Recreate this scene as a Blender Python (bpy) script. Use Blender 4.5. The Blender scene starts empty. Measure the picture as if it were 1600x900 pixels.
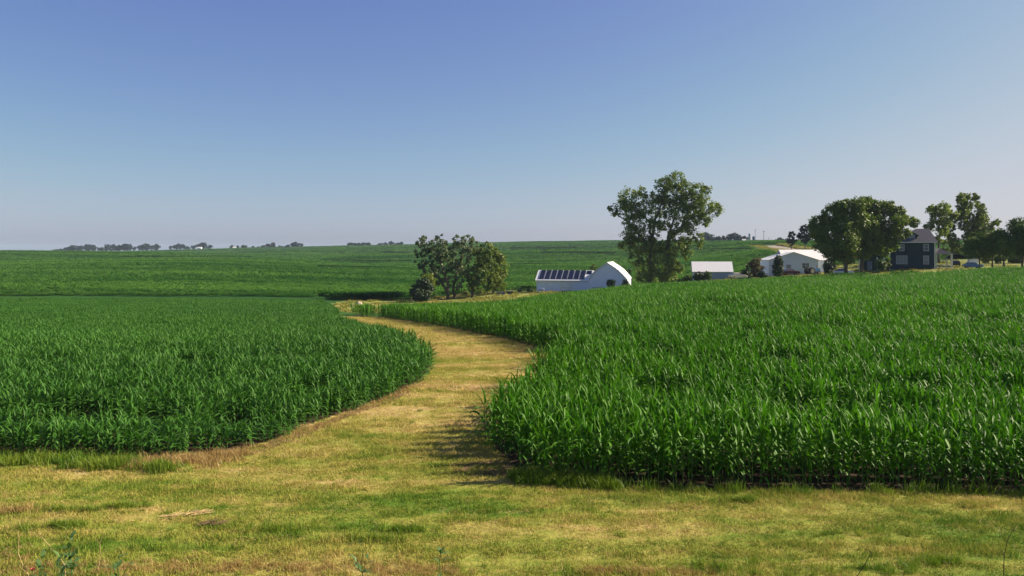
import bpy, math, random
import numpy as np
from mathutils import Vector, Matrix

# ------------------------------------------------------------------ camera, sky, sun, exposure
S = bpy.context.scene
COL = S.collection
R = math.radians
random.seed(11)
rng = np.random.default_rng(11)
EYE, F, HOR = 5.6, 1256.0, 392.0      # eye height (m); focal length and eye level in 1600 px units

cam_d = bpy.data.cameras.new('camera')
cam = bpy.data.objects.new('camera', cam_d); COL.objects.link(cam)
cam.location = (0, 0, EYE); cam.rotation_euler = (R(90), 0, 0)
cam_d.sensor_width = 36; cam_d.lens = 36 * F / 1600; cam_d.shift_y = -(450 - HOR) / 1600
cam_d.clip_start = 0.1; cam_d.clip_end = 30000
S.camera = cam

SUN_AZ, SUN_EL = R(80), R(31)
world = bpy.data.worlds.new('World'); S.world = world; world.use_nodes = True
wn = world.node_tree; wn.nodes.clear()
sky = wn.nodes.new('ShaderNodeTexSky'); sky.sky_type = 'NISHITA'; sky.sun_disc = False
sky.sun_elevation = SUN_EL; sky.sun_rotation = SUN_AZ
sky.air_density = 0.78; sky.dust_density = 1.35; sky.ozone_density = 5.5; sky.altitude = 250
bg = wn.nodes.new('ShaderNodeBackground'); bg.inputs['Strength'].default_value = 0.05
wo = wn.nodes.new('ShaderNodeOutputWorld')
wb = wn.nodes.new('ShaderNodeMixRGB'); wb.blend_type = 'MULTIPLY'; wb.inputs[0].default_value = 1; wb.inputs[2].default_value = (1.13, 0.965, 1.09, 1)   # white balance
wn.links.new(sky.outputs[0], wb.inputs[1]); 
# milky summer air: the bright side of the sky is whitened, not brighter blue (one even response for the whole dome)
KS = 0.05 * 2 ** 1.47
def vmul(src, k):
    v = wn.nodes.new('ShaderNodeVectorMath'); v.operation = 'SCALE'; v.inputs['Scale'].default_value = k; wn.links.new(src, v.inputs[0]); return v.outputs[0]
cu = wn.nodes.new('ShaderNodeRGBCurve'); c_ = cu.mapping.curves[3]
for p_ in ((.15, .158), (.27, .285), (.45, .475), (.6, .565), (.8, .62)): c_.points.new(*p_)
c_.points[-1].location = (1.0, .66); cu.mapping.update()
wn.links.new(vmul(wb.outputs[0], KS), cu.inputs['Color']); wn.links.new(vmul(cu.outputs[0], 1 / KS), bg.inputs[0]); wn.links.new(bg.outputs[0], wo.inputs[0])

sd = bpy.data.lights.new('sun', 'SUN'); sun = bpy.data.objects.new('sun', sd); COL.objects.link(sun)
sd.energy = 3.9; sd.angle = R(0.6); sd.color = (1.0, 0.86, 0.66)
sv = Vector((math.sin(SUN_AZ) * math.cos(SUN_EL), math.cos(SUN_AZ) * math.cos(SUN_EL), math.sin(SUN_EL)))
sun.rotation_euler = sv.to_track_quat('Z', 'Y').to_euler(); sun.location = (200, 60, 150)

vs = S.view_settings
vs.view_transform = 'Standard'; vs.look = 'None'; vs.gamma = 1; vs.use_curve_mapping = False; vs.exposure = 1.47
S.cycles.use_denoising = True
S.cycles.max_bounces = 6; S.cycles.transparent_max_bounces = 4; S.cycles.volume_bounces = 0

# ------------------------------------------------------------------ materials
def new_mat(name):
    m = bpy.data.materials.new(name); m.use_nodes = True
    nt = m.node_tree
    return m, nt, nt.nodes['Principled BSDF'], nt.nodes['Material Output']

def ramp_of(nt, fac, stops):
    r = nt.nodes.new('ShaderNodeValToRGB')
    while len(r.color_ramp.elements) < len(stops): r.color_ramp.elements.new(0.5)
    for e, (p, c) in zip(r.color_ramp.elements, stops):
        e.position = p; e.color = (*c, 1)
    nt.links.new(fac, r.inputs[0]); return r.outputs[0]

def pos_noise(nt, scale, detail=4, stretch=(1, 1, 1), rough=0.6):
    g = nt.nodes.new('ShaderNodeNewGeometry')
    mp = nt.nodes.new('ShaderNodeMapping'); mp.inputs['Scale'].default_value = stretch
    n = nt.nodes.new('ShaderNodeTexNoise'); n.inputs['Scale'].default_value = scale
    n.inputs['Detail'].default_value = detail; n.inputs['Roughness'].default_value = rough
    nt.links.new(g.outputs['Position'], mp.inputs[0]); nt.links.new(mp.outputs[0], n.inputs['Vector'])
    return n.outputs['Fac']

def math_node(nt, op, a, b):
    m = nt.nodes.new('ShaderNodeMath'); m.operation = op
    for i, v in enumerate((a, b)):
        if isinstance(v, (int, float)): m.inputs[i].default_value = v
        else: nt.links.new(v, m.inputs[i])
    return m.outputs[0]

def mix_col(nt, fac, a, b, mode='MIX'):
    m = nt.nodes.new('ShaderNodeMixRGB'); m.blend_type = mode
    for i, v in ((0, fac), (1, a), (2, b)):
        if isinstance(v, (int, float)): m.inputs[i].default_value = v
        elif isinstance(v, tuple): m.inputs[i].default_value = (*v, 1)
        else: nt.links.new(v, m.inputs[i])
    return m.outputs[0]

def leaf_mat(name, dark, light, trans=0.3, rough=0.5, spec=0.3, patch=0.08, tcol=None, weight=0.5, stretch=(1, 1, 1), lo=.28, hi=.72):
    """foliage: colour varies by leaf/plant and by patch of ground; some light passes through"""
    m, nt, p, out = new_mat(name)
    oi = nt.nodes.new('ShaderNodeObjectInfo')
    n = pos_noise(nt, patch, 3, stretch)
    n2 = pos_noise(nt, patch * 14, 2)
    f = math_node(nt, 'ADD', math_node(nt, 'MULTIPLY', oi.outputs['Random'], weight * .6), math_node(nt, 'MULTIPLY', n, 1 - weight))
    f = math_node(nt, 'ADD', f, math_node(nt, 'MULTIPLY', n2, weight * .4))
    c = ramp_of(nt, f, [(lo, dark), (hi, light)])
    nt.links.new(c, p.inputs['Base Color'])
    p.inputs['Roughness'].default_value = rough; p.inputs['Specular IOR Level'].default_value = spec
    t = nt.nodes.new('ShaderNodeBsdfTranslucent')
    tc = mix_col(nt, 1.0, c, tcol or (0.85, 1.0, 0.5), 'MULTIPLY'); nt.links.new(tc, t.inputs[0])
    mx = nt.nodes.new('ShaderNodeMixShader'); mx.inputs[0].default_value = trans
    nt.links.new(p.outputs[0], mx.inputs[1]); nt.links.new(t.outputs[0], mx.inputs[2])
    nt.links.new(mx.outputs[0], out.inputs[0])
    return m

def flat_mat(name, col, rough=0.7, spec=0.3, var=0.12, scale=1.5, metal=0.0, bump=0.0, stretch=(1, 1, 1)):
    m, nt, p, out = new_mat(name)
    n = pos_noise(nt, scale, 5, stretch)
    lo = tuple(c * (1 - var) for c in col); hi = tuple(min(1, c * (1 + var)) for c in col)
    nt.links.new(ramp_of(nt, n, [(0.3, lo), (0.7, hi)]), p.inputs['Base Color'])
    p.inputs['Roughness'].default_value = rough; p.inputs['Specular IOR Level'].default_value = spec
    p.inputs['Metallic'].default_value = metal
    if bump:
        b = nt.nodes.new('ShaderNodeBump'); b.inputs['Strength'].default_value = bump
        nt.links.new(n, b.inputs['Height']); nt.links.new(b.outputs[0], p.inputs['Normal'])
    return m

def ribbed_mat(name, col, axis, pitch, rough=0.45, var=0.06):
    """painted sheet metal with shallow standing ribs"""
    m, nt, p, out = new_mat(name)
    tc = nt.nodes.new('ShaderNodeTexCoord'); sx = nt.nodes.new('ShaderNodeSeparateXYZ')
    nt.links.new(tc.outputs['Object'], sx.inputs[0])
    w = math_node(nt, 'FRACT', math_node(nt, 'DIVIDE', sx.outputs[axis], pitch), 0)
    rib = math_node(nt, 'LESS_THAN', w, 0.14)
    b = nt.nodes.new('ShaderNodeBump'); b.inputs['Strength'].default_value = 0.6; b.inputs['Distance'].default_value = 0.04
    nt.links.new(rib, b.inputs['Height']); nt.links.new(b.outputs[0], p.inputs['Normal'])
    n = pos_noise(nt, 0.9, 5)
    nt.links.new(ramp_of(nt, n, [(0.3, tuple(c * (1 - var) for c in col)), (0.7, col)]), p.inputs['Base Color'])
    p.inputs['Roughness'].default_value = rough; p.inputs['Specular IOR Level'].default_value = 0.4
    return m

M = {}
M['corn'] = leaf_mat('corn_leaf_green', (0.028, 0.116, 0.006), (0.108, 0.272, 0.016), trans=0.36, rough=0.55, spec=0.2, patch=0.05)
M['corn_l'] = leaf_mat('corn_leaf_young', (0.028, 0.102, 0.012), (0.088, 0.225, 0.030), trans=0.32, rough=0.55, spec=0.2, patch=0.05)
M['far_corn'] = leaf_mat('far_crop_green', (0.023, 0.100, 0.008), (0.098, 0.220, 0.030), trans=0.28, rough=0.7, spec=0.08, patch=0.02, weight=0.3, stretch=(.3, 1.6, 1), lo=.38, hi=.60)
M['shade_line'] = leaf_mat('shade_line_leaf', (0.016, 0.055, 0.008), (0.035, 0.085, 0.014), trans=.2, rough=.7, spec=.08, patch=.05)  # darker leaf tone standing in for thin shade lines on the far fields
M['stalk'] = flat_mat('corn_stalk', (0.09, 0.17, 0.035), 0.6)
M['bark'] = flat_mat('bark', (0.10, 0.085, 0.065), 0.9, 0.1, 0.4, 3, stretch=(1, 1, 0.2))
M['cottonwood'] = leaf_mat('cottonwood_leaf', (0.066, 0.115, 0.020), (0.190, 0.240, 0.042), trans=0.45, patch=0.15, weight=0.5)
M['silver'] = leaf_mat('silver_leaf', (0.080, 0.120, 0.050), (0.205, 0.250, 0.118), trans=0.34, patch=0.2)
M['yellowleaf'] = leaf_mat('yellow_green_leaf', (0.085, 0.130, 0.016), (0.200, 0.240, 0.030), trans=0.4, patch=0.2)
M['maple'] = leaf_mat('shade_tree_leaf', (0.026, 0.066, 0.006), (0.155, 0.215, 0.012), trans=0.30, patch=0.15)
M['darkleaf'] = leaf_mat('dark_shrub_leaf', (0.014, 0.034, 0.010), (0.034, 0.065, 0.016), trans=0.15, patch=0.3)
M['redbrown'] = leaf_mat('brown_shrub_leaf', (0.060, 0.050, 0.020), (0.120, 0.085, 0.035), trans=0.2, patch=0.3)
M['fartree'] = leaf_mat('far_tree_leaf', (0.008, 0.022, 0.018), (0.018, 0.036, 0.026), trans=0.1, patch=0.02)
M['weed'] = leaf_mat('weed_leaf', (0.06, 0.13, 0.035), (0.14, 0.23, 0.07), trans=0.25, patch=2)
M['straw'] = flat_mat('dry_stalk', (0.42, 0.30, 0.14), 0.8, 0.2, 0.25, 8)
M['deadstalk'] = flat_mat('dead_brown_stalk', (0.10, 0.065, 0.035), 0.8, 0.2, 0.25, 8)
M['red'] = flat_mat('red_blossom', (0.55, 0.12, 0.10), 0.7)
M['white_metal'] = ribbed_mat('white_sheet_metal', (0.72, 0.77, 0.88), 0, 0.45)
M['white_roof'] = ribbed_mat('white_roof_metal', (0.80, 0.79, 0.77), 1, 0.45)
M['grey_roof'] = ribbed_mat('pale_grey_roof_metal', (0.70, 0.70, 0.73), 0, 0.45)
M['blue_wall'] = ribbed_mat('blue_grey_wall_metal', (0.28, 0.37, 0.54), 0, 0.3)
M['house_trim'] = flat_mat('grey_white_trim', (0.36, 0.38, 0.42), 0.6)
M['trim'] = flat_mat('white_trim', (0.74, 0.74, 0.72), 0.6)
M['panel'] = flat_mat('solar_cell', (0.007, 0.009, 0.026), 0.25, 0.5, 0.2, 1.0)
M['alu'] = flat_mat('panel_rail', (0.5, 0.5, 0.52), 0.4, 0.5, metal=0.6)
M['navy'] = flat_mat('navy_siding', (0.010, 0.030, 0.058), 0.6, 0.3, 0.15, 0.8, stretch=(1, 1, 8))
M['green_wall'] = flat_mat('dark_green_siding', (0.022, 0.042, 0.034), 0.7, 0.3)
M['shingle'] = flat_mat('grey_shingle', (0.10, 0.098, 0.112), 0.85, 0.2, 0.25, 6, bump=0.2)
M['glass'] = flat_mat('window_glass', (0.10, 0.12, 0.15), 0.08, 0.6, 0.3, 0.5)
M['blind'] = flat_mat('window_blind', (0.22, 0.24, 0.28), 0.4, 0.5, 0.2, 0.8)
M['dark'] = flat_mat('dark_opening', (0.012, 0.013, 0.018), 0.8)
M['tyre'] = flat_mat('tyre_rubber', (0.015, 0.015, 0.015), 0.8)
M['rim'] = flat_mat('wheel_rim', (0.35, 0.35, 0.36), 0.35, 0.5, metal=0.7)
M['wood'] = flat_mat('weathered_post', (0.16, 0.12, 0.085), 0.9, 0.1, 0.3, 4)
M['stone'] = flat_mat('pale_stone', (0.36, 0.31, 0.25), 0.9, 0.15, 0.25, 4, bump=0.5)
M['silo_blue'] = flat_mat('blue_silo_enamel', (0.03, 0.07, 0.16), 0.4)
M['silo_pale'] = flat_mat('pale_concrete_silo', (0.45, 0.47, 0.50), 0.8)
def paint(name, c): return flat_mat(name, c, 0.25, 0.6, 0.05)
M['p_red'] = paint('dark_red_paint', (0.12, 0.018, 0.02)); M['p_cream'] = paint('cream_paint', (0.75, 0.68, 0.50))
M['p_white'] = paint('white_paint', (0.72, 0.73, 0.76)); M['p_blue'] = paint('mid_blue_paint', (0.06, 0.16, 0.36))
M['p_black'] = paint('near_black_paint', (0.012, 0.014, 0.022)); M['p_grey'] = paint('blue_grey_paint', (0.13, 0.16, 0.24))

# ground: soil under the crops, green cover everywhere else
def ground_material():
    m, nt, p, out = new_mat('ground_cover')
    n = pos_noise(nt, 0.02, 4, (.3, 1.6, 1)); n2 = pos_noise(nt, 0.35, 5)
    far = ramp_of(nt, n, [(0.34, (0.018, 0.076, 0.008)), (0.50, (0.036, 0.104, 0.013)), (0.66, (0.080, 0.160, 0.030))])
    far = mix_col(nt, 0.5, far, ramp_of(nt, n2, [(0.3, (0.55, 0.55, 0.55)), (0.7, (1, 1, 1))]), 'MULTIPLY')
    soil = ramp_of(nt, n2, [(0.3, (0.026, 0.018, 0.012)), (0.7, (0.07, 0.047, 0.029))])
    a = nt.nodes.new('ShaderNodeAttribute'); a.attribute_name = 'soil'
    nt.links.new(mix_col(nt, a.outputs['Fac'], far, soil), p.inputs['Base Color'])
    p.inputs['Roughness'].default_value = 0.95; p.inputs['Specular IOR Level'].default_value = 0.1
    b = nt.nodes.new('ShaderNodeBump'); b.inputs['Strength'].default_value = 0.9; b.inputs['Distance'].default_value = 0.6
    nt.links.new(n2, b.inputs['Height']); nt.links.new(b.outputs[0], p.inputs['Normal'])
    return m
M['ground'] = ground_material()

def turf_colour(nt):
    """mown turf: straw and green in patches, streaked along the mowing direction, drier up the path"""
    g = nt.nodes.new('ShaderNodeNewGeometry'); s = nt.nodes.new('ShaderNodeSeparateXYZ')
    nt.links.new(g.outputs['Position'], s.inputs[0])
    n1 = pos_noise(nt, 0.30, 5, (0.55, 1.6, 1), 0.62); n2 = pos_noise(nt, 1.7, 5, (0.5, 1.5, 1), 0.7)
    f = math_node(nt, 'ADD', math_node(nt, 'MULTIPLY', n1, 0.58), math_node(nt, 'MULTIPLY', n2, 0.42))
    mr = nt.nodes.new('ShaderNodeMapRange'); mr.inputs[1].default_value = 18; mr.inputs[2].default_value = 27
    mr.inputs[3].default_value = -0.055; mr.inputs[4].default_value = 0.05; nt.links.new(s.outputs['Y'], mr.inputs[0])
    f = math_node(nt, 'ADD', f, mr.outputs[0])
    return f
TURF = [(0.33, (0.100, 0.190, 0.018)), (0.43, (0.255, 0.285, 0.046)), (0.53, (0.395, 0.340, 0.090)), (0.64, (0.55, 0.415, 0.180)), (0.77, (0.46, 0.32, 0.18))]
def turf_mat(name, dim=1.0, trans=0.0):
    m, nt, p, out = new_mat(name)
    f = turf_colour(nt)
    if trans:
        oi = nt.nodes.new('ShaderNodeObjectInfo')
        f = math_node(nt, 'ADD', f, math_node(nt, 'MULTIPLY', math_node(nt, 'SUBTRACT', oi.outputs['Random'], 0.5), 0.16))
    c = ramp_of(nt, f, [(a, tuple(v * dim for v in b)) for a, b in TURF])
    nt.links.new(c, p.inputs['Base Color'])
    p.inputs['Roughness'].default_value = 0.9; p.inputs['Specular IOR Level'].default_value = 0.12
    if trans:
        t = nt.nodes.new('ShaderNodeBsdfTranslucent'); nt.links.new(c, t.inputs[0])
        mx = nt.nodes.new('ShaderNodeMixShader'); mx.inputs[0].default_value = trans
        nt.links.new(p.outputs[0], mx.inputs[1]); nt.links.new(t.outputs[0], mx.inputs[2]); nt.links.new(mx.outputs[0], out.inputs[0])
    else:
        b = nt.nodes.new('ShaderNodeBump'); b.inputs['Strength'].default_value = 0.7; b.inputs['Distance'].default_value = 0.05
        nt.links.new(pos_noise(nt, 9, 4), b.inputs['Height']); nt.links.new(b.outputs[0], p.inputs['Normal'])
    return m
M['turf'] = turf_mat('mown_turf', 0.85)
M['blade'] = turf_mat('grass_blade', 1.05, 0.25)
M['green_blade'] = leaf_mat('green_grass_blade', (0.08, 0.17, 0.012), (0.22, 0.28, 0.03), trans=0.3, patch=1.0)
M['rust_blade'] = leaf_mat('rusty_grass_blade', (0.27, 0.18, 0.06), (0.46, 0.33, 0.13), trans=0.2, patch=1.0, tcol=(1, 0.9, 0.7))
M['verge_blade'] = leaf_mat('yellow_verge_grass', (0.19, 0.19, 0.03), (0.34, 0.30, 0.06), trans=0.3, patch=0.2)
M['lawn'] = flat_mat('farmyard_grass', (0.17, 0.19, 0.045), 0.95, 0.1, 0.45, 0.12)
M['bare'] = flat_mat('bare_earth', (0.13, 0.075, 0.045), 0.95, 0.1, 0.4, 2.5, bump=0.6)
M['rut'] = flat_mat('worn_turf', (0.44, 0.34, 0.12), 0.95, 0.1, 0.4, 1.6, bump=.4)
M['channel'] = flat_mat('channel_grass', (0.022, 0.050, 0.014), 0.95, 0.1, 0.3, 0.4)  # dark green for painted shade strips in the far fields, not applied
M['tan'] = flat_mat('dry_track', (0.42, 0.30, 0.13), 0.95, 0.1, 0.25, 0.5)
M['gravel'] = flat_mat('gravel_road', (0.30, 0.25, 0.21), 0.95, 0.1, 0.15, 0.6)

# ------------------------------------------------------------------ mesh helpers
def link(o, parent=None):
    COL.objects.link(o)
    if parent is not None: o.parent = parent
    return o
def tag(o, label=None, cat=None, group=None, kind=None):
    if label: o['label'] = label
    if cat: o['category'] = cat
    if group: o['group'] = group
    if kind: o['kind'] = kind
    return o
def empty(name, loc, rz=0.0):
    o = bpy.data.objects.new(name, None); o.location = loc; o.rotation_euler = (0, 0, rz); o.empty_display_size = 0.3
    return link(o)
def np_mesh(name, V, Fc, mat=None, smooth=False):
    V = np.asarray(V, dtype=np.float32); Fc = np.asarray(Fc, dtype=np.int32)
    me = bpy.data.meshes.new(name); k = Fc.shape[1]
    me.vertices.add(len(V)); me.vertices.foreach_set('co', V.ravel())
    me.loops.add(Fc.size); me.loops.foreach_set('vertex_index', Fc.ravel())
    me.polygons.add(len(Fc)); me.polygons.foreach_set('loop_start', np.arange(0, Fc.size, k, dtype=np.int32))
    if smooth: me.polygons.foreach_set('use_smooth', np.ones(len(Fc), dtype=bool))
    me.update(calc_edges=True)
    if mat: me.materials.append(mat)
    return me

class MB:
    def __init__(s): s.v = []; s.f = []
    def add(s, v, f):
        b = len(s.v); s.v += [tuple(p) for p in v]; s.f += [tuple(i + b for i in q) for q in f]; return s
    def box(s, x0, x1, y0, y1, z0, z1):
        return s.add([(x0, y0, z0), (x1, y0, z0), (x1, y1, z0), (x0, y1, z0), (x0, y0, z1), (x1, y0, z1), (x1, y1, z1), (x0, y1, z1)],
                     [(0, 3, 2, 1), (4, 5, 6, 7), (0, 1, 5, 4), (1, 2, 6, 5), (2, 3, 7, 6), (3, 0, 4, 7)])
    def prism(s, prof, y0, y1):
        """profile in x,z (counter-clockwise from the front) pushed back along y"""
        n = len(prof)
        v = [(x, y0, z) for x, z in prof] + [(x, y1, z) for x, z in prof]
        f = [tuple(range(n)), tuple(range(2 * n - 1, n - 1, -1))] + [(i, i + n, (i + 1) % n + n, (i + 1) % n) for i in range(n)]
        return s.add(v, f)
    def prism_x(s, prof, x0, x1):
        n = len(prof)
        v = [(x0, y, z) for y, z in prof] + [(x1, y, z) for y, z in prof]
        f = [tuple(range(n - 1, -1, -1)), tuple(range(n, 2 * n))] + [(i, (i + 1) % n, (i + 1) % n + n, i + n) for i in range(n)]
        return s.add(v, f)
    def tube(s, pts, rad, n=6):
        pts = [Vector(p) for p in pts]; rings = []
        for i, p in enumerate(pts):
            d = (pts[min(i + 1, len(pts) - 1)] - pts[max(i - 1, 0)])
            d = d.normalized() if d.length > 1e-6 else Vector((0, 0, 1))
            a = d.cross(Vector((0.31, 0.95, 0.02))); a = a.normalized() if a.length > 1e-3 else Vector((1, 0, 0))
            b = d.cross(a); r = rad[i]
            rings.append([p + (a * math.cos(2 * math.pi * k / n) + b * math.sin(2 * math.pi * k / n)) * r for k in range(n)])
        v = [p for ring in rings for p in ring]; f = []
        for i in range(len(rings) - 1):
            for k in range(n):
                f.append((i * n + k, i * n + (k + 1) % n, (i + 1) * n + (k + 1) % n, (i + 1) * n + k))
        f.append(tuple(range(n - 1, -1, -1))); f.append(tuple(range((len(rings) - 1) * n, len(rings) * n)))
        return s.add(v, f)
    def mesh(s, name, mat=None, smooth=False):
        me = bpy.data.meshes.new(name); me.from_pydata(s.v, [], s.f); me.update()
        if smooth:
            for p in me.polygons: p.use_smooth = True
        if mat: me.materials.append(mat)
        return me
    def build(s, name, mat, parent=None, smooth=False):
        o = bpy.data.objects.new(name, s.mesh(name, mat, smooth)); return link(o, parent)

def in_poly(x, y, poly):
    x = np.asarray(x); y = np.asarray(y); ins = np.zeros(x.shape, dtype=bool); n = len(poly); j = n - 1
    for i in range(n):
        xi, yi = poly[i][:2]; xj, yj = poly[j][:2]
        c = ((yi > y) != (yj > y)) & (x < (xj - xi) * (y - yi) / (yj - yi + 1e-12) + xi)
        ins ^= c; j = i
    return ins

# ------------------------------------------------------------------ terrain heights (thin-plate spline through surveyed points)
FORE = [(1.2, 4.0), (4, 2.4), (7, .9), (10, .15), (13, 0), (18, 0)]
COLS = {
 -500: [(25, 0), (40, -.3), (80, -1.7), (150, -4.0), (185, -4.7), (300, -3.4), (450, -.8), (620, 1.5), (760, .4), (950, -3), (1400, 1.0), (2500, -8), (7000, -10)],
 0: [(25, 0), (40, -.3), (80, -1.7), (150, -4.0), (185, -4.7), (300, -3.4), (450, -.8), (620, 1.5), (760, .4), (950, -3), (1400, 1.6), (2500, -8), (7000, -10)],
 250: [(25, 0), (40, -.3), (80, -1.7), (150, -4.0), (185, -4.8), (300, -3.2), (450, -.6), (620, 1.8), (760, 1.0), (950, -1), (1400, 5.2), (2500, -6), (7000, -10)],
 450: [(25, 0), (40, -.2), (80, -1.7), (150, -4.2), (190, -5), (300, -4), (420, -1.8), (540, -.6), (680, -2.5), (850, 2.6), (1000, 3), (1400, 9), (2500, 0)],
 550: [(25, 0), (45, -.2), (84, -1.7), (110, -2.8), (150, -4.3), (190, -5.2), (300, -4.6), (420, -3.2), (520, -3.6), (700, 1.5), (830, 2), (1000, 5.5), (1400, 11.5), (2500, 2)],
 700: [(25, 0), (40, 0), (80, -1.4), (105, -2.8), (150, -4.4), (185, -5), (300, -5), (420, -2.8), (520, -3.2), (700, 2.5), (820, 3), (1000, 9.5), (1300, 16), (2500, 6)],
 785: [(105, -2.8), (125, -3.5), (150, -3.9), (176, -4.1), (200, -4.5)],
 850: [(25, 0), (45, 0), (80, -1.1), (135, -3.1), (170, -3.9), (205, -4.7), (300, -4.8), (400, -2.2), (500, -2.6), (700, 4.5), (800, 5), (1000, 13), (1200, 16.5), (2500, 6), (7000, -10)],
 1000: [(25, 0), (45, 0), (80, -.4), (150, -2.2), (200, -3.9), (300, -4), (450, -1.5), (700, 6), (1000, 14.5), (2500, 6)],
 1120: [(45, .1), (80, 0), (150, -1.5), (200, -1.9), (215, -1.9), (260, -1.8), (330, -.5), (450, 3.2), (600, 8), (800, 13.2), (2500, 4)],
 1220: [(45, .2), (80, .2), (170, -1.1), (200, -.6), (300, 2.8), (380, 5.6), (550, 9.5), (800, 13), (2500, 4)],
 1425: [(45, .3), (80, .4), (165, -.1), (190, 1.4), (250, 3), (400, 6.5), (700, 11), (2500, 6), (7000, -10)],
 1600: [(25, 0), (45, .3), (80, .6), (150, 1.0), (190, 2), (250, 3.5), (400, 7), (700, 11), (2500, 6)],
 2100: [(25, 0), (45, .3), (80, .6), (150, 1.0), (190, 2), (250, 3.5), (400, 7), (700, 11), (2500, 6)],
}
cp = []
for px, lst in COLS.items():
    for Y, z in lst: cp.append(((px - 800) / F * Y, Y, z))
for px in (-500, 200, 800, 1400, 2100):
    for Y, z in FORE: cp.append(((px - 800) / F * Y, Y, z))
cp = np.array(cp)
def feat(x, y):
    th = np.clip(np.arctan2(x, y), R(-58), R(58)); r = np.clip(np.hypot(x, y), 1.2, 8000)
    return np.stack([th * 2.6, np.log(r)], -1)
def phi(d2): return 0.5 * d2 * np.log(d2 + 1e-12)
P = feat(cp[:, 0], cp[:, 1]); N = len(P)
K = phi(((P[:, None] - P[None]) ** 2).sum(-1)) + np.eye(N) * 2e-3
A = np.zeros((N + 3, N + 3)); A[:N, :N] = K; A[:N, N] = 1; A[:N, N + 1:] = P; A[N, :N] = 1; A[N + 1:, :N] = P.T
W = np.linalg.solve(A, np.concatenate([cp[:, 2], np.zeros(3)]))
def height(x, y):
    x = np.atleast_1d(np.asarray(x, float)).ravel(); y = np.atleast_1d(np.asarray(y, float)).ravel(); out = np.empty(len(x))
    for i in range(0, len(x), 40000):
        q = feat(x[i:i + 40000], y[i:i + 40000])
        out[i:i + 40000] = phi(((q[:, None] - P[None]) ** 2).sum(-1)) @ W[:N] + W[N] + q @ W[N + 1:]
    r = np.hypot(x, y); far = np.clip((r - 260) / 500, 0, 1)      # gentle swells in the far fields
    out += far * (1.7 * np.sin(r / 46 + x / 170) + 1.2 * np.sin(r / 83 - x / 120 + 1.3)) * np.clip(1.5 - r / 2600, 0.3, 1)
    return out
def hz(x, y): return float(height(x, y)[0])
_Y = np.exp(np.arange(math.log(6), math.log(2500), 0.004))
def hit(px, py):
    x = (px - 800) / F * _Y; zr = EYE - (py - HOR) / F * _Y
    b = height(x, _Y) >= zr
    i = int(np.argmax(b)) if b.any() else len(_Y) - 1
    return (float(x[i]), float(_Y[i]))
def at(px, Y): return ((px - 800) / F * Y, Y)
def zof(py, Y): return EYE - (py - HOR) / F * Y

# ------------------------------------------------------------------ field outlines
RIGHT = [hit(*p) for p in ((1990, 785), (1600, 773), (1300, 770), (1050, 765), (880, 756), (810, 742), (775, 715), (768, 690), (798, 655), (836, 620),
                           (866, 592), (882, 571), (866, 554), (812, 537), (738, 521), (657, 506), (600, 497), (548, 490))]
RIGHT += [at(570, 92), at(655, 105), at(770, 120), at(850, 135), at(1000, 152), at(1150, 166), at(1300, 172), at(1450, 166), at(1600, 152), at(2000, 145)]
LEFT = [hit(*p) for p in ((-420, 716), (0, 716), (150, 716), (280, 713), (355, 711), (425, 690), (500, 658), (560, 640), (620, 617), (655, 600),
                          (674, 580), (670, 565), (640, 547), (600, 529), (555, 513), (522, 503))]
LEFT += [at(528, 100), at(515, 125), at(505, 152), at(200, 154), at(-400, 154)]
FARM = [at(520, 156), at(545, 108), at(660, 106), at(850, 137), at(1000, 154), at(1150, 168), at(1300, 174), at(1450, 168), at(1600, 154), at(2000, 148),
        at(2000, 236), at(1500, 240), at(1290, 226), at(1180, 226), at(1000, 212), at(850, 216), at(780, 200), at(640, 178), at(545, 166)]
ROAD = [hit(1199, 384.5), hit(1214, 386.5), hit(1240, 391), hit(1275, 398), hit(1320, 408)]

# ------------------------------------------------------------------ ground sheets
th = np.concatenate([np.arange(-180, -48, 6.0), np.arange(-48, 48.01, 0.36), np.arange(54, 180, 6.0)]) * math.pi / 180
rr = np.exp(np.arange(math.log(0.8), math.log(6000), 0.0145))
nt_, nr_ = len(th), len(rr)
TH, RR = np.meshgrid(th, rr)
GX, GY = (RR * np.sin(TH)).ravel(), (RR * np.cos(TH)).ravel()
GZ = height(GX, GY)
i0 = np.arange(nr_ - 1)[:, None] * nt_; k0 = np.arange(nt_)[None]; k1 = (k0 + 1) % nt_
GF = np.stack([i0 + k0, i0 + nt_ + k0, i0 + nt_ + k1, i0 + k1], -1).reshape(-1, 4)[:, ::-1]
V = np.stack([GX, GY, GZ], -1)
fore = in_poly(GX, GY, RIGHT) | in_poly(GX, GY, LEFT) | (GY < 12)
gm = np_mesh('ground', np.vstack([V, [[0, 0, hz(0.0, 0.8)]]]), GF, M['ground'], True)
a = gm.attributes.new('soil', 'FLOAT', 'POINT'); a.data.foreach_set('value', np.append(fore.astype(np.float32), 0).astype(np.float32))
tag(link(bpy.data.objects.new('ground', gm)), kind='structure')

cx = GX[GF].mean(1); cy = GY[GF].mean(1)
def overlay(name, mask, lift, mat, label=None):
    f = GF[mask]; u, inv = np.unique(f, return_inverse=True)
    v = V[u].copy(); v[:, 2] += lift
    return tag(link(bpy.data.objects.new(name, np_mesh(name, v, inv.reshape(-1, 4), mat, True))), label, kind='structure')
wide = (np.abs(np.arctan2(cx, cy)) < R(50))
mown = wide & (cy > 5) & (cy < 96) & ~in_poly(cx, cy, RIGHT) & ~in_poly(cx, cy, LEFT) & ~in_poly(cx, cy, FARM)
overlay('grass_path', mown, 0.012, M['turf'], 'mown yellow-green grass path winding between the corn fields')
overlay('farmyard', wide & in_poly(cx, cy, FARM), 0.012, M['lawn'], 'yellow-green farmyard grass behind the corn')

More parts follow.
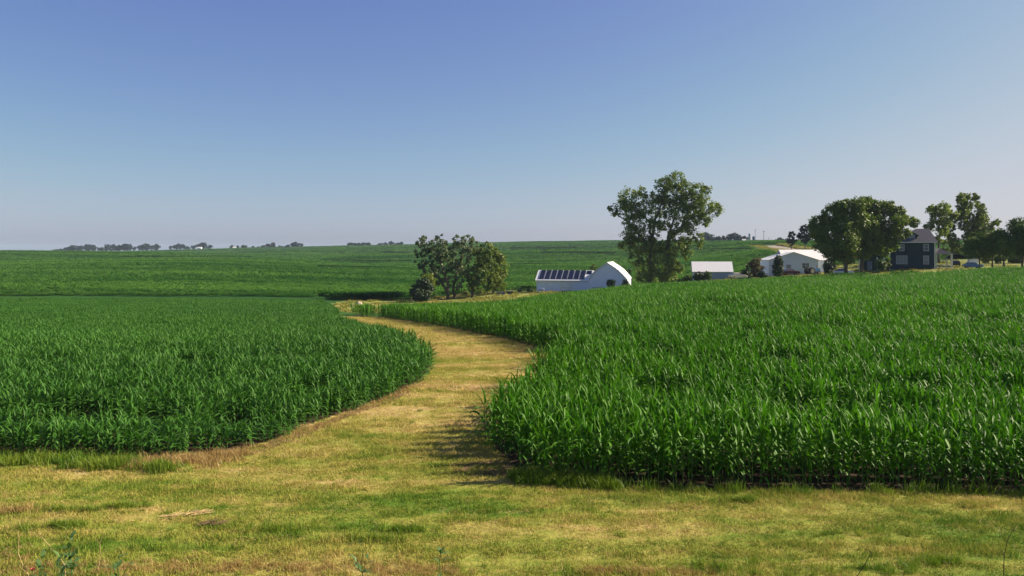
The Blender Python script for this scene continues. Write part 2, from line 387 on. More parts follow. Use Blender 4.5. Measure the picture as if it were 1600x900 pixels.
def strip(name, pts, widths, lift, mat, label, n=10):
    """a sheet of given width laid on the terrain along a line"""
    v, f = [], []; q = []
    for i in range(len(pts) - 1):
        for t in np.linspace(0, 1, n, endpoint=False):
            q.append([pts[i][k] * (1 - t) + pts[i + 1][k] * t for k in (0, 1)] + [widths[i] * (1 - t) + widths[i + 1] * t])
    q.append([*pts[-1], widths[-1]]); q = np.array(q)
    d = np.gradient(q[:, :2], axis=0); d /= np.linalg.norm(d, axis=1)[:, None] + 1e-9; nrm = np.stack([-d[:, 1], d[:, 0]], -1)
    m = 7; P_ = []
    for k in range(m):
        o = (k / (m - 1) - 0.5) * q[:, 2] * (1 + 0.25 * rng.standard_normal(len(q)) * (k in (0, m - 1)))
        P_.append(q[:, :2] + nrm * o[:, None])
    P_ = np.stack(P_, 1).reshape(-1, 2); z = height(P_[:, 0], P_[:, 1]) + lift
    nq = len(q)
    for i in range(nq - 1):
        for k in range(m - 1): f.append((i * m + k, i * m + k + 1, (i + 1) * m + k + 1, (i + 1) * m + k))
    return tag(link(bpy.data.objects.new(name, np_mesh(name, np.column_stack([P_, z]), f, mat, True))), label, kind='structure')
strip('gravel_road', ROAD, [11, 11, 11, 11, 11], 0.15, M['gravel'], 'pale gravel road cresting the hill behind the farm')
strip('dirt_track', [hit(524, 479), hit(560, 476.5), hit(620, 475), hit(652, 473.5), hit(690, 470)], [2.2, 2.6, 2.6, 3.5, 3], 0.03, M['tan'], 'dry tan track past the round bush')
strip('dirt_track', [at(690, 176), at(705, 186), at(728, 196)], [3, 4, 3], 0.04, M['tan'], 'dry tan bare bank beside the grey-green trees')
strip('dirt_track', [at(800, 205), at(822, 208), at(842, 206)], [3, 6, 5], 0.04, M['tan'], 'dry tan track at the end of the solar barn')
WT = [[hit(*q_) for q_ in l_] for l_ in (((640, 668), (672, 640), (700, 617), (730, 594), (752, 570), (735, 551), (690, 534), (630, 516), (585, 506)), ((735, 676), (752, 656), (768, 638), (796, 606), (812, 576), (792, 553), (735, 534), (672, 518), (610, 507)))]
strip('bare_soil', [hit(716, 724), hit(742, 729), hit(770, 735), hit(800, 742)], [.5, 1.4, 1.6, .5], 0.03, M['bare'], 'bare dark soil patch at the corner of the right corn field')
strip('bare_soil', [hit(300, 722), hit(365, 717), hit(420, 700), hit(470, 680), hit(540, 651), hit(610, 626), hit(662, 600)], [.2, .5, .5, .45, .4, .4, .2], 0.03, M['bare'], 'bare soil edge along the left corn field')

# ------------------------------------------------------------------ corn: leaves, stalks, plants
def leaf_arrays(L, W, a0, droop, curl, n=7):
    """arched, keeled blade running out along +x from the stalk"""
    v, f = [], []; x = z = 0.0; ang = a0; ds = L / (n - 1)
    for i in range(n):
        t = i / (n - 1); w = W * min(1, 0.55 + 2.5 * t) * (1 - t ** 2.4) * 0.5 + 0.002
        nx, nz = -math.sin(ang), math.cos(ang); s = curl * t
        cs, sn = math.cos(s), math.sin(s)
        for sy, up in ((-1, 0.25), (0, 0), (1, 0.25)):
            yy = sy * w; u = up * w
            yy2, u2 = yy * cs - u * sn, yy * sn + u * cs
            v.append((x + nx * u2, yy2, z + nz * u2))
        x += math.cos(ang) * ds; z += math.sin(ang) * ds; ang -= droop * ds / L * (0.5 + 1.1 * t)
    for i in range(n - 1):
        for k in range(2): b = i * 3 + k; f.append((b, b + 1, b + 4, b + 3))
    return np.array(v), np.array(f)
LEAVES = [leaf_arrays(.70, .085, R(52), R(160), .5), leaf_arrays(.80, .09, R(56), R(150), -.5), leaf_arrays(.86, .095, R(60), R(140), .6),
          leaf_arrays(.88, .100, R(62), R(128), -.8), leaf_arrays(.86, .09, R(72), R(84), .7), leaf_arrays(.78, .075, R(78), R(52), -.5),
          leaf_arrays(.58, .055, R(83), R(24), .3), leaf_arrays(.84, .09, R(64), R(175), .9)]
def stalk_arrays():
    m = MB(); m.tube([(0, 0, -.05), (.004, 0, .4), (0, .006, .9), (0, 0, 1.45)], [.014, .013, .010, .004], 5)
    fs = [q for q in m.f if len(q) == 4]; return np.array(m.v), np.array(fs)
STALK = stalk_arrays()
LEAF_ME = {k: [np_mesh('leaf', v, f, M[k], True) for v, f in LEAVES] for k in ('corn', 'corn_l')}
STALK_ME = np_mesh('stalk', *STALK, M['stalk'], True)
def plant_plan(r):
    """leaf type, height on the stalk, turn: two-ranked, low ones droop, top ones stand in a whorl"""
    plan = []; az = r.uniform(0, 6.28); n = 12
    for i in range(n):
        t = i / (n - 1); k = [0, 1, 7, 2, 2, 3, 7, 3, 4, 4, 5, 6][i]
        plan.append((k, 0.16 + 1.24 * t ** 0.9, az + math.pi * (i % 2) + r.gauss(0, .35), r.uniform(.72, 1.02), r.gauss(0, .14)))
    return plan
PLANS = [plant_plan(random.Random(100 + i)) for i in range(10)]
PLANS_L = [[(k, max(.04, (h - .16) * 1.06), a_, sc * 1.1, t_) for k, h, a_, sc, t_ in p] for p in PLANS]   # younger plants: leafy from the ground
def rotz(v, a):
    c, s = math.cos(a), math.sin(a); o = v.copy(); o[:, 0] = v[:, 0] * c - v[:, 1] * s; o[:, 1] = v[:, 0] * s + v[:, 1] * c; return o
def roty(v, a):
    c, s = math.cos(a), math.sin(a); o = v.copy(); o[:, 0] = v[:, 0] * c + v[:, 2] * s; o[:, 2] = -v[:, 0] * s + v[:, 2] * c; return o
def joined_plant(name, plan, mat):
    vs_, fs_, n = [STALK[0]], [STALK[1]], len(STALK[0])
    for k, h, a_, sc, tilt in plan:
        v, f = LEAVES[k]; v = rotz(roty(v * sc, tilt), a_); v[:, 2] += h
        vs_.append(v); fs_.append(f + n); n += len(v)
    me = np_mesh(name, np.vstack(vs_), np.vstack(fs_), M['stalk'], True); me.materials.append(mat)
    mi = np.ones(sum(len(f) for f in fs_), dtype=np.int32); mi[:len(STALK[1])] = 0
    me.polygons.foreach_set('material_index', mi); return me

def source_collection(name, meshes):
    c = bpy.data.collections.new(name)
    for i, me in enumerate(meshes): c.objects.link(bpy.data.objects.new(f'{name}_{i:02d}', me))
    return c
def scatter(name, xyz, rz, scl, coll, nvar, label, cat=None, tilt=0.0):
    """one object of kind stuff: instances of the source meshes standing on points"""
    n = len(xyz); me = bpy.data.meshes.new(name); me.vertices.add(n); me.vertices.foreach_set('co', np.asarray(xyz, np.float32).ravel())
    rot = np.column_stack([rng.normal(0, tilt, n) if tilt else np.zeros(n), rng.normal(0, tilt, n) if tilt else np.zeros(n), rz]).astype(np.float32)
    a1 = me.attributes.new('rot', 'FLOAT_VECTOR', 'POINT'); a1.data.foreach_set('vector', rot.ravel())
    a2 = me.attributes.new('scl', 'FLOAT_VECTOR', 'POINT'); a2.data.foreach_set('vector', np.asarray(scl, np.float32).ravel())
    a3 = me.attributes.new('idx', 'INT', 'POINT'); a3.data.foreach_set('value', rng.integers(0, nvar, n).astype(np.int32))
    o = tag(link(bpy.data.objects.new(name, me)), label, cat, kind='stuff')
    g = bpy.data.node_groups.new(name, 'GeometryNodeTree')
    g.interface.new_socket('Geometry', in_out='INPUT', socket_type='NodeSocketGeometry')
    g.interface.new_socket('Geometry', in_out='OUTPUT', socket_type='NodeSocketGeometry')
    gi, go = g.nodes.new('NodeGroupInput'), g.nodes.new('NodeGroupOutput')
    ip = g.nodes.new('GeometryNodeInstanceOnPoints'); ci = g.nodes.new('GeometryNodeCollectionInfo')
    ci.inputs['Collection'].default_value = coll; ci.inputs['Separate Children'].default_value = True; ci.inputs['Reset Children'].default_value = True
    def attr(nm, ty):
        q = g.nodes.new('GeometryNodeInputNamedAttribute'); q.data_type = ty; q.inputs['Name'].default_value = nm; return q.outputs['Attribute']
    ip.inputs['Pick Instance'].default_value = True
    g.links.new(gi.outputs[0], ip.inputs['Points']); g.links.new(ci.outputs[0], ip.inputs['Instance'])
    g.links.new(attr('idx', 'INT'), ip.inputs['Instance Index']); g.links.new(attr('rot', 'FLOAT_VECTOR'), ip.inputs['Rotation'])
    g.links.new(attr('scl', 'FLOAT_VECTOR'), ip.inputs['Scale']); g.links.new(ip.outputs[0], go.inputs[0])
    o.modifiers.new('scatter', 'NODES').node_group = g
    return o

CORN_R = source_collection('corn_variant', [joined_plant('corn', p, M['corn']) for p in PLANS])
CORN_L = source_collection('young_corn_variant', [joined_plant('corn', p, M['corn_l']) for p in PLANS_L])

def vnoise(x, y, sc, seed):
    """cheap smooth noise for stand height and gaps"""
    q = np.random.default_rng(seed); o = np.zeros(len(x))
    for _ in range(6):
        k = q.normal(0, 1, 2) / sc; o += np.sin(x * k[0] * 2 + y * k[1] * 2 + q.uniform(0, 6.28))
    return o / 2.45

def field_points(poly, base, ang, spacing_near, edge_first, row=0.76):
    """plants in rows 0.76 m apart, clipped to the field; thinner (and broader) with distance"""
    d = np.array([math.cos(ang), math.sin(ang)]); n = np.array([-d[1], d[0]])
    out = []
    for k in range(0, int(145 / row)):
        o = np.array(base) + n * (edge_first + row * k)
        step = spacing_near if o[1] < 60 else (0.22 if o[1] < 95 else 0.34)
        t = np.arange(-150, 190, step); t = t + rng.normal(0, step * .18, len(t))
        p = o + t[:, None] * d + rng.normal(0, .035, (len(t), 2))
        th_ = np.arctan2(p[:, 0], p[:, 1]); wob = .22 * vnoise(p[:, 0], p[:, 1], 1.3, 7); ok = in_poly(p[:, 0] + wob, p[:, 1] + wob * .8 * (p[:, 1] > 24), poly) & (np.abs(th_) < R(38)) & (p[:, 1] > 8)
        p = p[ok]
        if len(p): out.append(np.column_stack([p, np.full(len(p), k)]))
    return np.vstack(out)

RA = math.atan2(RIGHT[1][1] - RIGHT[4][1], RIGHT[1][0] - RIGHT[4][0])
rp = field_points(RIGHT, RIGHT[1], RA, 0.15, 0.30)
lp = field_points(LEFT, LEFT[1], 0.0, 0.15, 0.30, 0.55)
def stand(p, hmean, seed, gapthr):
    x, y = p[:, 0], p[:, 1]
    h = hmean * (1 + 0.055 * vnoise(x, y, 14, seed) + 0.04 * vnoise(x, y, 3.5, seed + 1) + rng.normal(0, .05, len(x)))
    gap = (p[:, 2] > 7) & (vnoise(x * .30, y * 1.5, 2.6, seed + 2) + .25 * vnoise(x, y, .8, seed + 3) > gapthr)          # short, stunted runs along the rows
    h = np.where(gap & (y > 21), h * rng.uniform(.25, .6, len(x)), h)
    return h
rh = stand(rp, 0.87, 5, 1.25); lh = stand(lp, 0.55, 25, 1.15)
def canopy_hit(px, py, h):
    x = (px - 800) / F * _Y; i = int(np.argmax(height(x, _Y) + h >= EYE - (py - HOR) / F * _Y)); return float(x[i]), float(_Y[i])
def stunted(p, h, spots, top):
    for px, py, w in spots:          # low, poorly grown streaks along the rows
        x, y = canopy_hit(px, py, top); rx = w * y / F / 2; d = ((p[:, 0] - x) / rx) ** 2 + ((p[:, 1] - y - 1.0) / (1.25 + y * .012)) ** 2 + .35 * vnoise(p[:, 0], p[:, 1], 1.0, int(px))
        h = np.where((d < 1) & (p[:, 2] > 3), h * rng.uniform(.2, .45, len(h)), h)
    return h
rh = stunted(rp, rh, [(1050, 600, 110), (1300, 626, 170), (1440, 640, 150), (1300, 505, 120), (1470, 484, 100), (1180, 516, 110), (900, 540, 60), (840, 655, 90), (1570, 498, 70), (960, 492, 80), (1120, 470, 90), (1390, 462, 110), (1240, 560, 90), (1540, 560, 110), (1040, 545, 70)], 1.45)
lh = stunted(lp, lh, [(80, 632, 170), (210, 640, 90), (335, 645, 90), (130, 508, 50), (300, 560, 90), (60, 560, 70), (480, 600, 70), (420, 484, 70), (230, 500, 60)], .95)
lh *= np.clip(0.82 + (lp[:, 1] - 22) / 30, 0.82, 1.06) * np.where(lp[:, 1] > 50, np.clip(1.0 - (lp[:, 1] - 50) / 60, .8, 1), 1)
lh = np.where(lp[:, 1] < 25.5, lh * np.clip(.82 + .28 * vnoise(lp[:, 0], lp[:, 1], 1.6, 33), .4, 1.1), lh)
right_edge = np.min(np.abs(rp[:, 2:3]), axis=1) < 3
rz_ = height(rp[:, 0], rp[:, 1]); lz_ = height(lp[:, 0], lp[:, 1])

# the plants that show largest: the front rows, each a thing with stalk and leaves
def corn_thing(x, y, z, h, plan, key, label, group):
    e = bpy.data.objects.new('corn_plant', None); e.location = (x, y, z); e.scale = (.86, .86, h) if key == 'corn' else (max(h, .5) * 1.3, max(h, .5) * 1.3, h)
    e.rotation_euler = (0, 0, random.uniform(0, 6.28)); e.empty_display_size = .2
    tag(link(e), label, 'corn plant', group)
    link(bpy.data.objects.new('stalk', STALK_ME), e)
    for k, hh, a_, sc, tilt in plan:
        o = bpy.data.objects.new('leaf', LEAF_ME[key][k]); o.location = (0, 0, hh); o.scale = (sc, sc, sc)
        o.rotation_euler = (0, tilt, a_); link(o, e)
frame_r = (rp[:, 0] / rp[:, 1] < 0.66) & (rp[:, 2] < 3)
frame_l = (lp[:, 0] / lp[:, 1] > -0.66) & (lp[:, 2] < 1)
sel_r = np.where(frame_r)[0]; sel_l = np.where(frame_l)[0]
sel_r = sel_r[np.argsort(rp[sel_r, 2], kind='stable')][:300 - min(len(sel_l), 80)]; sel_l = sel_l[:80]
rows = ('first', 'second', 'third')
for i in sel_r:
    w_ = rows[int(rp[i, 2])]
    corn_thing(rp[i, 0], rp[i, 1], rz_[i], rh[i], PLANS[random.randrange(10)], 'corn',
               f'tall green corn plant in the {w_} row of the taller corn field', f'{w_} row of the taller corn field')
for i in sel_l:
    corn_thing(lp[i, 0], lp[i, 1], lz_[i], lh[i], PLANS_L[random.randrange(10)], 'corn_l',
               'short young corn plant in the first row of the lower corn field', 'first row of the lower corn field')
def rest(p, z, h, sel, widen):
    m = np.ones(len(p), bool); m[sel] = False
    p, z, h = p[m], z[m], h[m]; w = np.where(p[:, 1] > 95, 1.25, np.where(p[:, 1] > 60, 1.1, 1.0)) * widen
    w = w * np.where(h > .7, 0.82, np.maximum(h, .5) * 1.15)
    return np.column_stack([p[:, :2], z]), np.column_stack([w, w, h])
q, s_ = rest(rp, rz_, rh, sel_r, 1.0)
scatter('corn_crop', q, rng.uniform(0, 6.28, len(q)), s_, CORN_R, 10, 'dense tall green corn filling the field up to the farm', 'corn', .05)
q, s_ = rest(lp, lz_, lh, sel_l, 1.05)
scatter('corn_crop', q, rng.uniform(0, 6.28, len(q)), s_, CORN_L, 10, 'shorter green corn filling the field beside the grass path', 'corn', .05)

# far crops: low clumps of leaves
def clump_mesh(seed, nl=70, w=2.6, h=1.25, mat='far_corn'):
    q = np.random.default_rng(seed); v, f = [], []
    for i in range(nl):
        c = np.array([q.uniform(-w / 2, w / 2), q.uniform(-w / 2, w / 2), h * q.uniform(.25, 1.0) ** .6]); a_ = q.uniform(0, 6.28); l = q.uniform(.28, .55); b = q.uniform(.07, .13)
        d = np.array([math.cos(a_), math.sin(a_), q.uniform(-.5, .9)]) * l; s = np.array([-math.sin(a_), math.cos(a_), q.uniform(-.4, .4)]) * b
        n = len(v); v += [c - d, c + s, c + d, c - s]; f.append((n, n + 1, n + 2, n + 3))
    return np_mesh('crop_clump', np.array(v), np.array(f), M[mat])
CLUMP = source_collection('crop_clump', [clump_mesh(40 + i) for i in range(6)])
def far_points(y0, y1, area):
    n = int(0.5 * 1.52 * (y1 * y1 - y0 * y0) / area); y = np.sqrt(rng.uniform(y0 * y0, y1 * y1, n)); x = rng.uniform(-.76, .76, n) * y
    return x, y
fx, fy, fs = [], [], []
for y0, y1, ar, sc in ((158, 260, 3.2, 1.0), (260, 420, 6.5, 1.25), (420, 760, 16, 1.9), (760, 1300, 44, 3.0)):
    x, y = far_points(y0, y1, ar); fx.append(x); fy.append(y); fs.append(np.full(len(x), sc))
fx, fy, fs = map(np.concatenate, (fx, fy, fs))
u_ = fx / fy * F + 800
front_ramp = np.clip((fy - np.where(u_ < 520, 183.0, np.where(u_ < 640, 172.0, 150.0))) / 14, .3, 1)
edge = np.where(u_ < 520, 183.0, np.where(u_ < 640, 172.0, 150.0))
ok = ~in_poly(fx, fy, FARM) & ~in_poly(fx, fy, RIGHT) & ~in_poly(fx, fy, LEFT) & (fy > edge)
rd = np.min([np.hypot(fx - (a_[0] + (b_[0] - a_[0]) * t), fy - (a_[1] + (b_[1] - a_[1]) * t)) for a_, b_ in zip(ROAD, ROAD[1:]) for t in np.linspace(0, 1, 12)], axis=0)
ok &= rd > 13
fx, fy, fs, u_, front_ramp = fx[ok], fy[ok], fs[ok], u_[ok], front_ramp[ok]
hs = fs ** .35 * (1 + .15 * vnoise(fx, fy, 60, 77)); strip_gap = vnoise(fx * .25, fy * 1.2, 30, 78) > 1.7
hs = np.where(strip_gap, hs * .45, hs) * front_ramp
scatter('far_crop', np.column_stack([fx, fy, height(fx, fy)]), rng.uniform(0, 6.28, len(fx)), np.column_stack([fs, fs, hs]), CLUMP, 6, 'green crop covering the rolling far hills', 'crop')
DARKC = source_collection('dark_clump', [clump_mesh(140 + i, 60, 2.2, 1.35, 'shade_line') for i in range(3)])  # shade put into leaf colour: dark clumps draw the far crop's shade lines
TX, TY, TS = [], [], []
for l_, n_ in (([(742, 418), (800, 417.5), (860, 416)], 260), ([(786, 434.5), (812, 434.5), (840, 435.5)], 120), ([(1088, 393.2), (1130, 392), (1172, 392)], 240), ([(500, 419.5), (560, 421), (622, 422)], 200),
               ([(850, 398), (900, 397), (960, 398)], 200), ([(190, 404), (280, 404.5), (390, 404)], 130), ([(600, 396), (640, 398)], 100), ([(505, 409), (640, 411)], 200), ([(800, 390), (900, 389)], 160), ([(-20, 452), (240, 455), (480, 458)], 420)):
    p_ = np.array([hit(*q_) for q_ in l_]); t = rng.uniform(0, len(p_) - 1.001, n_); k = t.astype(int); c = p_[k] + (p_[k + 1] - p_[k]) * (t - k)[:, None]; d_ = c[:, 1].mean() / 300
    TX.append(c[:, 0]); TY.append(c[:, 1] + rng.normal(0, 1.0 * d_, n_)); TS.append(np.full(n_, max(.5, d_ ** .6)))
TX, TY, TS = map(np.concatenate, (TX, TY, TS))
scatter('terrace_shade_lines', np.column_stack([TX, TY, height(TX, TY)]), rng.uniform(0, 6.28, len(TX)), np.column_stack([TS, TS, TS * np.where(TY < 250, .75, .95)]), DARKC, 3, 'thin shade lines painted as darker leaf clumps along the terraces of the far crop', 'shade lines')
# dense shaded edge where the far crop meets the valley
ex = np.concatenate([rng.uniform(at(-300, 184)[0], at(480, 184)[0], 500), rng.uniform(at(505, 172)[0], at(622, 172)[0], 260)])
ey = np.concatenate([184 + rng.uniform(0, 2, 500), 172 + rng.uniform(0, 5, 260)])
es = np.concatenate([np.full(500, .42), np.full(260, 1.1)])
scatter('crop_edge', np.column_stack([ex, ey, height(ex, ey)]), rng.uniform(0, 6.28, len(ex)), np.column_stack([es * .7, es * .7, es * 1.15]), CLUMP, 6, 'dense dark edge row of the far crop in the valley', 'crop')

# ------------------------------------------------------------------ grass
def tuft_mesh(name, seed, nb, rad, hmin, hmax, wid, mat, lean=.6):
    q = np.random.default_rng(seed); v, f = [], []
    for i in range(nb):
        a_ = q.uniform(0, 6.28); r = rad * math.sqrt(q.uniform()); b = np.array([r * math.cos(a_), r * math.sin(a_), -.01]); h = q.uniform(hmin, hmax)
        la = q.uniform(0, 6.28); ln = q.normal(0, lean) * h; wa = q.uniform(0, 6.28); w = np.array([math.cos(wa), math.sin(wa), 0]) * wid * .5
        mid = b + np.array([math.cos(la) * ln * .35, math.sin(la) * ln * .35, h * .6]); tip = b + np.array([math.cos(la) * ln, math.sin(la) * ln, h])
        n = len(v); v += [b - w, b + w, mid + w * .7, mid - w * .7, tip]; f += [(n, n + 1, n + 2), (n, n + 2, n + 3), (n + 3, n + 2, n + 4)]
    return np_mesh(name, np.array(v), np.array(f), mat)
TUFT = source_collection('turf_tuft', [tuft_mesh('turf_tuft', 60 + i, 46, .22, .03, .10, .011, M['blade'], .9) for i in range(6)])
TALL = source_collection('tall_tuft', [tuft_mesh('tall_tuft', 70 + i, 40, .18, .12, .34, .014, M['green_blade'], .5) for i in range(4)])
RUST = source_collection('rust_tuft', [tuft_mesh('rust_tuft', 80 + i, 40, .18, .08, .28, .012, M['rust_blade'], .6) for i in range(4)])
VERGE = source_collection('verge_tuft', [tuft_mesh('verge_tuft', 90 + i, 40, 1.0, .5, 1.3, .16, M['verge_blade'], .6) for i in range(4)])
def path_points(y0, y1, dens):
    n = int(0.5 * 1.56 * (y1 * y1 - y0 * y0) * dens); y = np.sqrt(rng.uniform(y0 * y0, y1 * y1, n)); x = rng.uniform(-.78, .78, n) * y
    k = ~in_poly(x, y, RIGHT) & ~in_poly(x, y, LEFT) & ~in_poly(x, y, FARM); return x[k], y[k]
gx, gy, gs = [], [], []
for y0, y1, dn, sc in ((11.5, 25, 42, 1.0), (25, 45, 26, 1.15), (45, 92, 11, 1.6)):
    x, y = path_points(y0, y1, dn); gx.append(x); gy.append(y); gs.append(np.full(len(x), sc))
gx, gy, gs = map(np.concatenate, (gx, gy, gs))
wd = np.min([np.hypot(gx - x_, gy - y_) for l_ in WT for a_, b_ in zip(l_, l_[1:]) for x_, y_ in [(a_[0] + (b_[0] - a_[0]) * t, a_[1] + (b_[1] - a_[1]) * t) for t in np.linspace(0, 1, 14)]], axis=0)
keep = (wd > .28) | (rng.uniform(0, 1, len(gx)) < .6); gx, gy, gs = gx[keep], gy[keep], gs[keep]
hh = gs * (0.85 + 0.35 * np.clip(vnoise(gx * .6, gy * 1.8, 1.4, 91), -1.2, 2) + .3 * np.clip(vnoise(gx * .7, gy * 2, .35, 93), -1, 2)) * rng.uniform(.7, 1.2, len(gx))
for off_, k_ in ((15.55, .035), (17.1, .03), (14.35, .04)):       # wheel lines of the last pass along the field edge
    dl = np.abs(gy - off_ - k_ * gx - .12 * np.sin(gx * .7)); hh = np.where(dl < .13, hh * .3, np.where(dl < .24, hh * 1.25, hh))
scatter('mown_grass', np.column_stack([gx, gy, height(gx, gy) + .012]), rng.uniform(0, 6.28, len(gx)), np.column_stack([gs, gs, np.maximum(hh, .25)]), TUFT, 6, 'short mown straw and green grass blades on the path', 'grass', .08)

STRAW = source_collection('straw_tuft', [tuft_mesh('straw_tuft', 110 + i, 16, .22, .015, .05, .009, M['straw'], 3.0) for i in range(4)])
x, y = path_points(11.8, 30, 9); sw = np.abs(((y - .035 * x + .15 * np.sin(x * .6)) / 1.55) % 1 - .5); k = (vnoise(x * .5, y * 1.5, .9, 97) > .5) | ((sw < .07) & (rng.uniform(0, 1, len(x)) < .6)); x, y = x[k], y[k]
scatter('cut_straw', np.column_stack([x, y, height(x, y) + .03]), rng.uniform(0, 6.28, len(x)), np.ones((len(x), 3)), STRAW, 4, 'thin cut straw lying on the mown grass', 'straw', .1)
x, y = path_points(11.8, 34, 5); k = vnoise(x * .5, y * 1.7, .8, 98) > .5; x, y = x[k], y[k]; sc = rng.uniform(.22, .5, len(x))
scatter('coarse_grass', np.column_stack([x, y, height(x, y)]), rng.uniform(0, 6.28, len(x)), np.column_stack([sc, sc, sc]), TALL, 4, 'coarse green tufts scattered through the mown grass', 'grass', .1)
def band(pts, width, n):
    """random points in a band along an image-surveyed ground line"""
    p = np.array([hit(*q_) for q_ in pts]); L = np.hypot(*np.diff(p, axis=0).T); c = np.concatenate([[0], np.cumsum(L)])
    t = rng.uniform(0, c[-1], n); x = np.interp(t, c, p[:, 0]); y = np.interp(t, c, p[:, 1])
    return x + rng.normal(0, width * .4, n), y + rng.normal(0, width, n)
def clumps(spots, n):
    xs, ys = [], []
    for px, py, rx, ry in spots:
        x, y = hit(px, py); xs.append(x + rng.normal(0, rx, n)); ys.append(y + rng.normal(0, ry, n))
    return np.concatenate(xs), np.concatenate(ys)
parts_ = [band([(-60, 722), (60, 722), (130, 726), (210, 728)], .35, 70), band([(805, 752), (870, 757), (960, 762)], .12, 170), band([(960, 766), (1300, 773), (1620, 776)], .07, 60),
          clumps([(150, 732, .35, .15), (190, 730, .3, .12), (85, 724, .5, .2), (850, 750, .4, .15), (640, 832, .3, .06), (575, 845, .35, .08), (125, 800, .3, .06), (195, 795, .35, .06), (110, 826, .2, .05),
                  (415, 830, .6, .1), (1165, 785, .15, .05), (1470, 880, .3, .08), (30, 832, .4, .1), (250, 735, .5, .15), (1395, 892, .5, .15), (1120, 893, .6, .2)], 26)]
tx = np.concatenate([p_[0] for p_ in parts_]); ty = np.concatenate([p_[1] for p_ in parts_])
sc = np.where(ty > 18.5, rng.uniform(.6, 1.25, len(tx)), rng.uniform(.4, .7, len(tx)))
scatter('tall_grass', np.column_stack([tx, ty, height(tx, ty)]), rng.uniform(0, 6.28, len(tx)), np.column_stack([sc, sc, sc]), TALL, 4, 'fresh green unmown grass along the corn edges', 'grass', .1)
parts_ = [band([(200, 728), (270, 722), (330, 718), (380, 712)], .25, 260), band([(400, 705), (520, 660), (650, 605)], .12, 90),
          band([(-40, 892), (200, 895), (420, 890), (720, 896)], .22, 420), band([(900, 897), (1120, 899)], .1, 90), clumps([(270, 722, .3, .2), (25, 800, .3, .08), (20, 870, .4, .2), (330, 725, .5, .2)], 30)]
tx = np.concatenate([p_[0] for p_ in parts_]); ty = np.concatenate([p_[1] for p_ in parts_]); sc = np.where(ty < 16, rng.uniform(.3, .6, len(tx)), rng.uniform(.4, 1.0, len(tx)))
scatter('rusty_grass', np.column_stack([tx, ty, height(tx, ty)]), rng.uniform(0, 6.28, len(tx)), np.column_stack([sc, sc, sc]), RUST, 4, 'rusty dead grass along the lower corn field', 'grass', .1)
vx, vy = [], []
for a_, b_ in zip(ROAD, ROAD[1:]):
    t = rng.uniform(0, 1, 330); sd_ = rng.choice([-1, 1], 330); off = rng.uniform(6, 13, 330) * sd_
    d = np.array([b_[0] - a_[0], b_[1] - a_[1]]); d /= np.linalg.norm(d)
    vx.append(a_[0] + (b_[0] - a_[0]) * t - d[1] * off); vy.append(a_[1] + (b_[1] - a_[1]) * t + d[0] * off)
vx, vy = np.concatenate(vx), np.concatenate(vy)
scatter('verge_grass', np.column_stack([vx, vy, height(vx, vy)]), rng.uniform(0, 6.28, len(vx)), np.ones((len(vx), 3)) * 1.2, VERGE, 4, 'tall yellow grass on the banks of the gravel road', 'grass', .1)
n = 2600; lx = rng.uniform(at(540, 175)[0], at(1650, 175)[0], n); ly = rng.uniform(108, 236, n); k = in_poly(lx, ly, FARM)
scatter('yard_grass', np.column_stack([lx[k], ly[k], height(lx[k], ly[k])]), rng.uniform(0, 6.28, k.sum()), np.ones((k.sum(), 3)) * np.array([1, 1, .28]), VERGE, 4, 'short yellow-green farmyard grass', 'grass', .1)

# ------------------------------------------------------------------ trees
def leaf_cloud(blobs, per, size, seed, ragged=1.0, dens=1.0):
    """leaf-sized faces in sprays spread through the crown's volume, with gaps between sprays"""
    q = np.random.default_rng(seed); Vs = []
    for cx_, cy_, cz_, r in blobs:
        nc = max(6, int(dens * 7.5 * (r / .8) ** 1.6)); r = r * 1.1
        d = q.normal(0, 1, (nc, 3)); d /= np.linalg.norm(d, axis=1)[:, None]
        cc = np.array([cx_, cy_, cz_]) + d * (r * q.uniform(.35, 1.02, nc) ** .55)[:, None] * np.array([1, 1, .9])
        cr = q.uniform(.30, .62, nc) * (.45 + .32 * r) * ragged
        idx = np.repeat(np.arange(nc), per); m = len(idx)
        e = q.normal(0, 1, (m, 3)); e /= np.linalg.norm(e, axis=1)[:, None]; e *= (q.uniform(0, 1, m) ** .5 * cr[idx] * 1.5)[:, None]
        p = cc[idx] + e
        nrm = d[idx] * .55 + e / (np.linalg.norm(e, axis=1)[:, None] + 1e-6) * .5 + q.normal(0, .6, (m, 3)) + np.array([0, 0, .25]); nrm /= np.linalg.norm(nrm, axis=1)[:, None]
        t = np.cross(nrm, q.normal(0, 1, (m, 3))); t /= np.linalg.norm(t, axis=1)[:, None] + 1e-9; b = np.cross(nrm, t)
        s = size * q.uniform(.6, 1.3, m)[:, None]
        Vs.append(np.stack([p - t * s * .62, p + b * s * .4, p + t * s * .62, p - b * s * .4], 1))
    Vs = np.concatenate(Vs).reshape(-1, 3)
    return Vs, np.arange(len(Vs)).reshape(-1, 4)
def wavy(a_, b_, r0, r1, rnd, n=5, wob=.06):
    a_, b_ = Vector(a_), Vector(b_); L = (b_ - a_).length
    pts = [a_.lerp(b_, i / n) + (Vector((rnd.gauss(0, 1), rnd.gauss(0, 1), rnd.gauss(0, .5))) * L * wob if 0 < i < n else Vector()) for i in range(n + 1)]
    return pts, [r0 + (r1 - r0) * i / n for i in range(n + 1)]
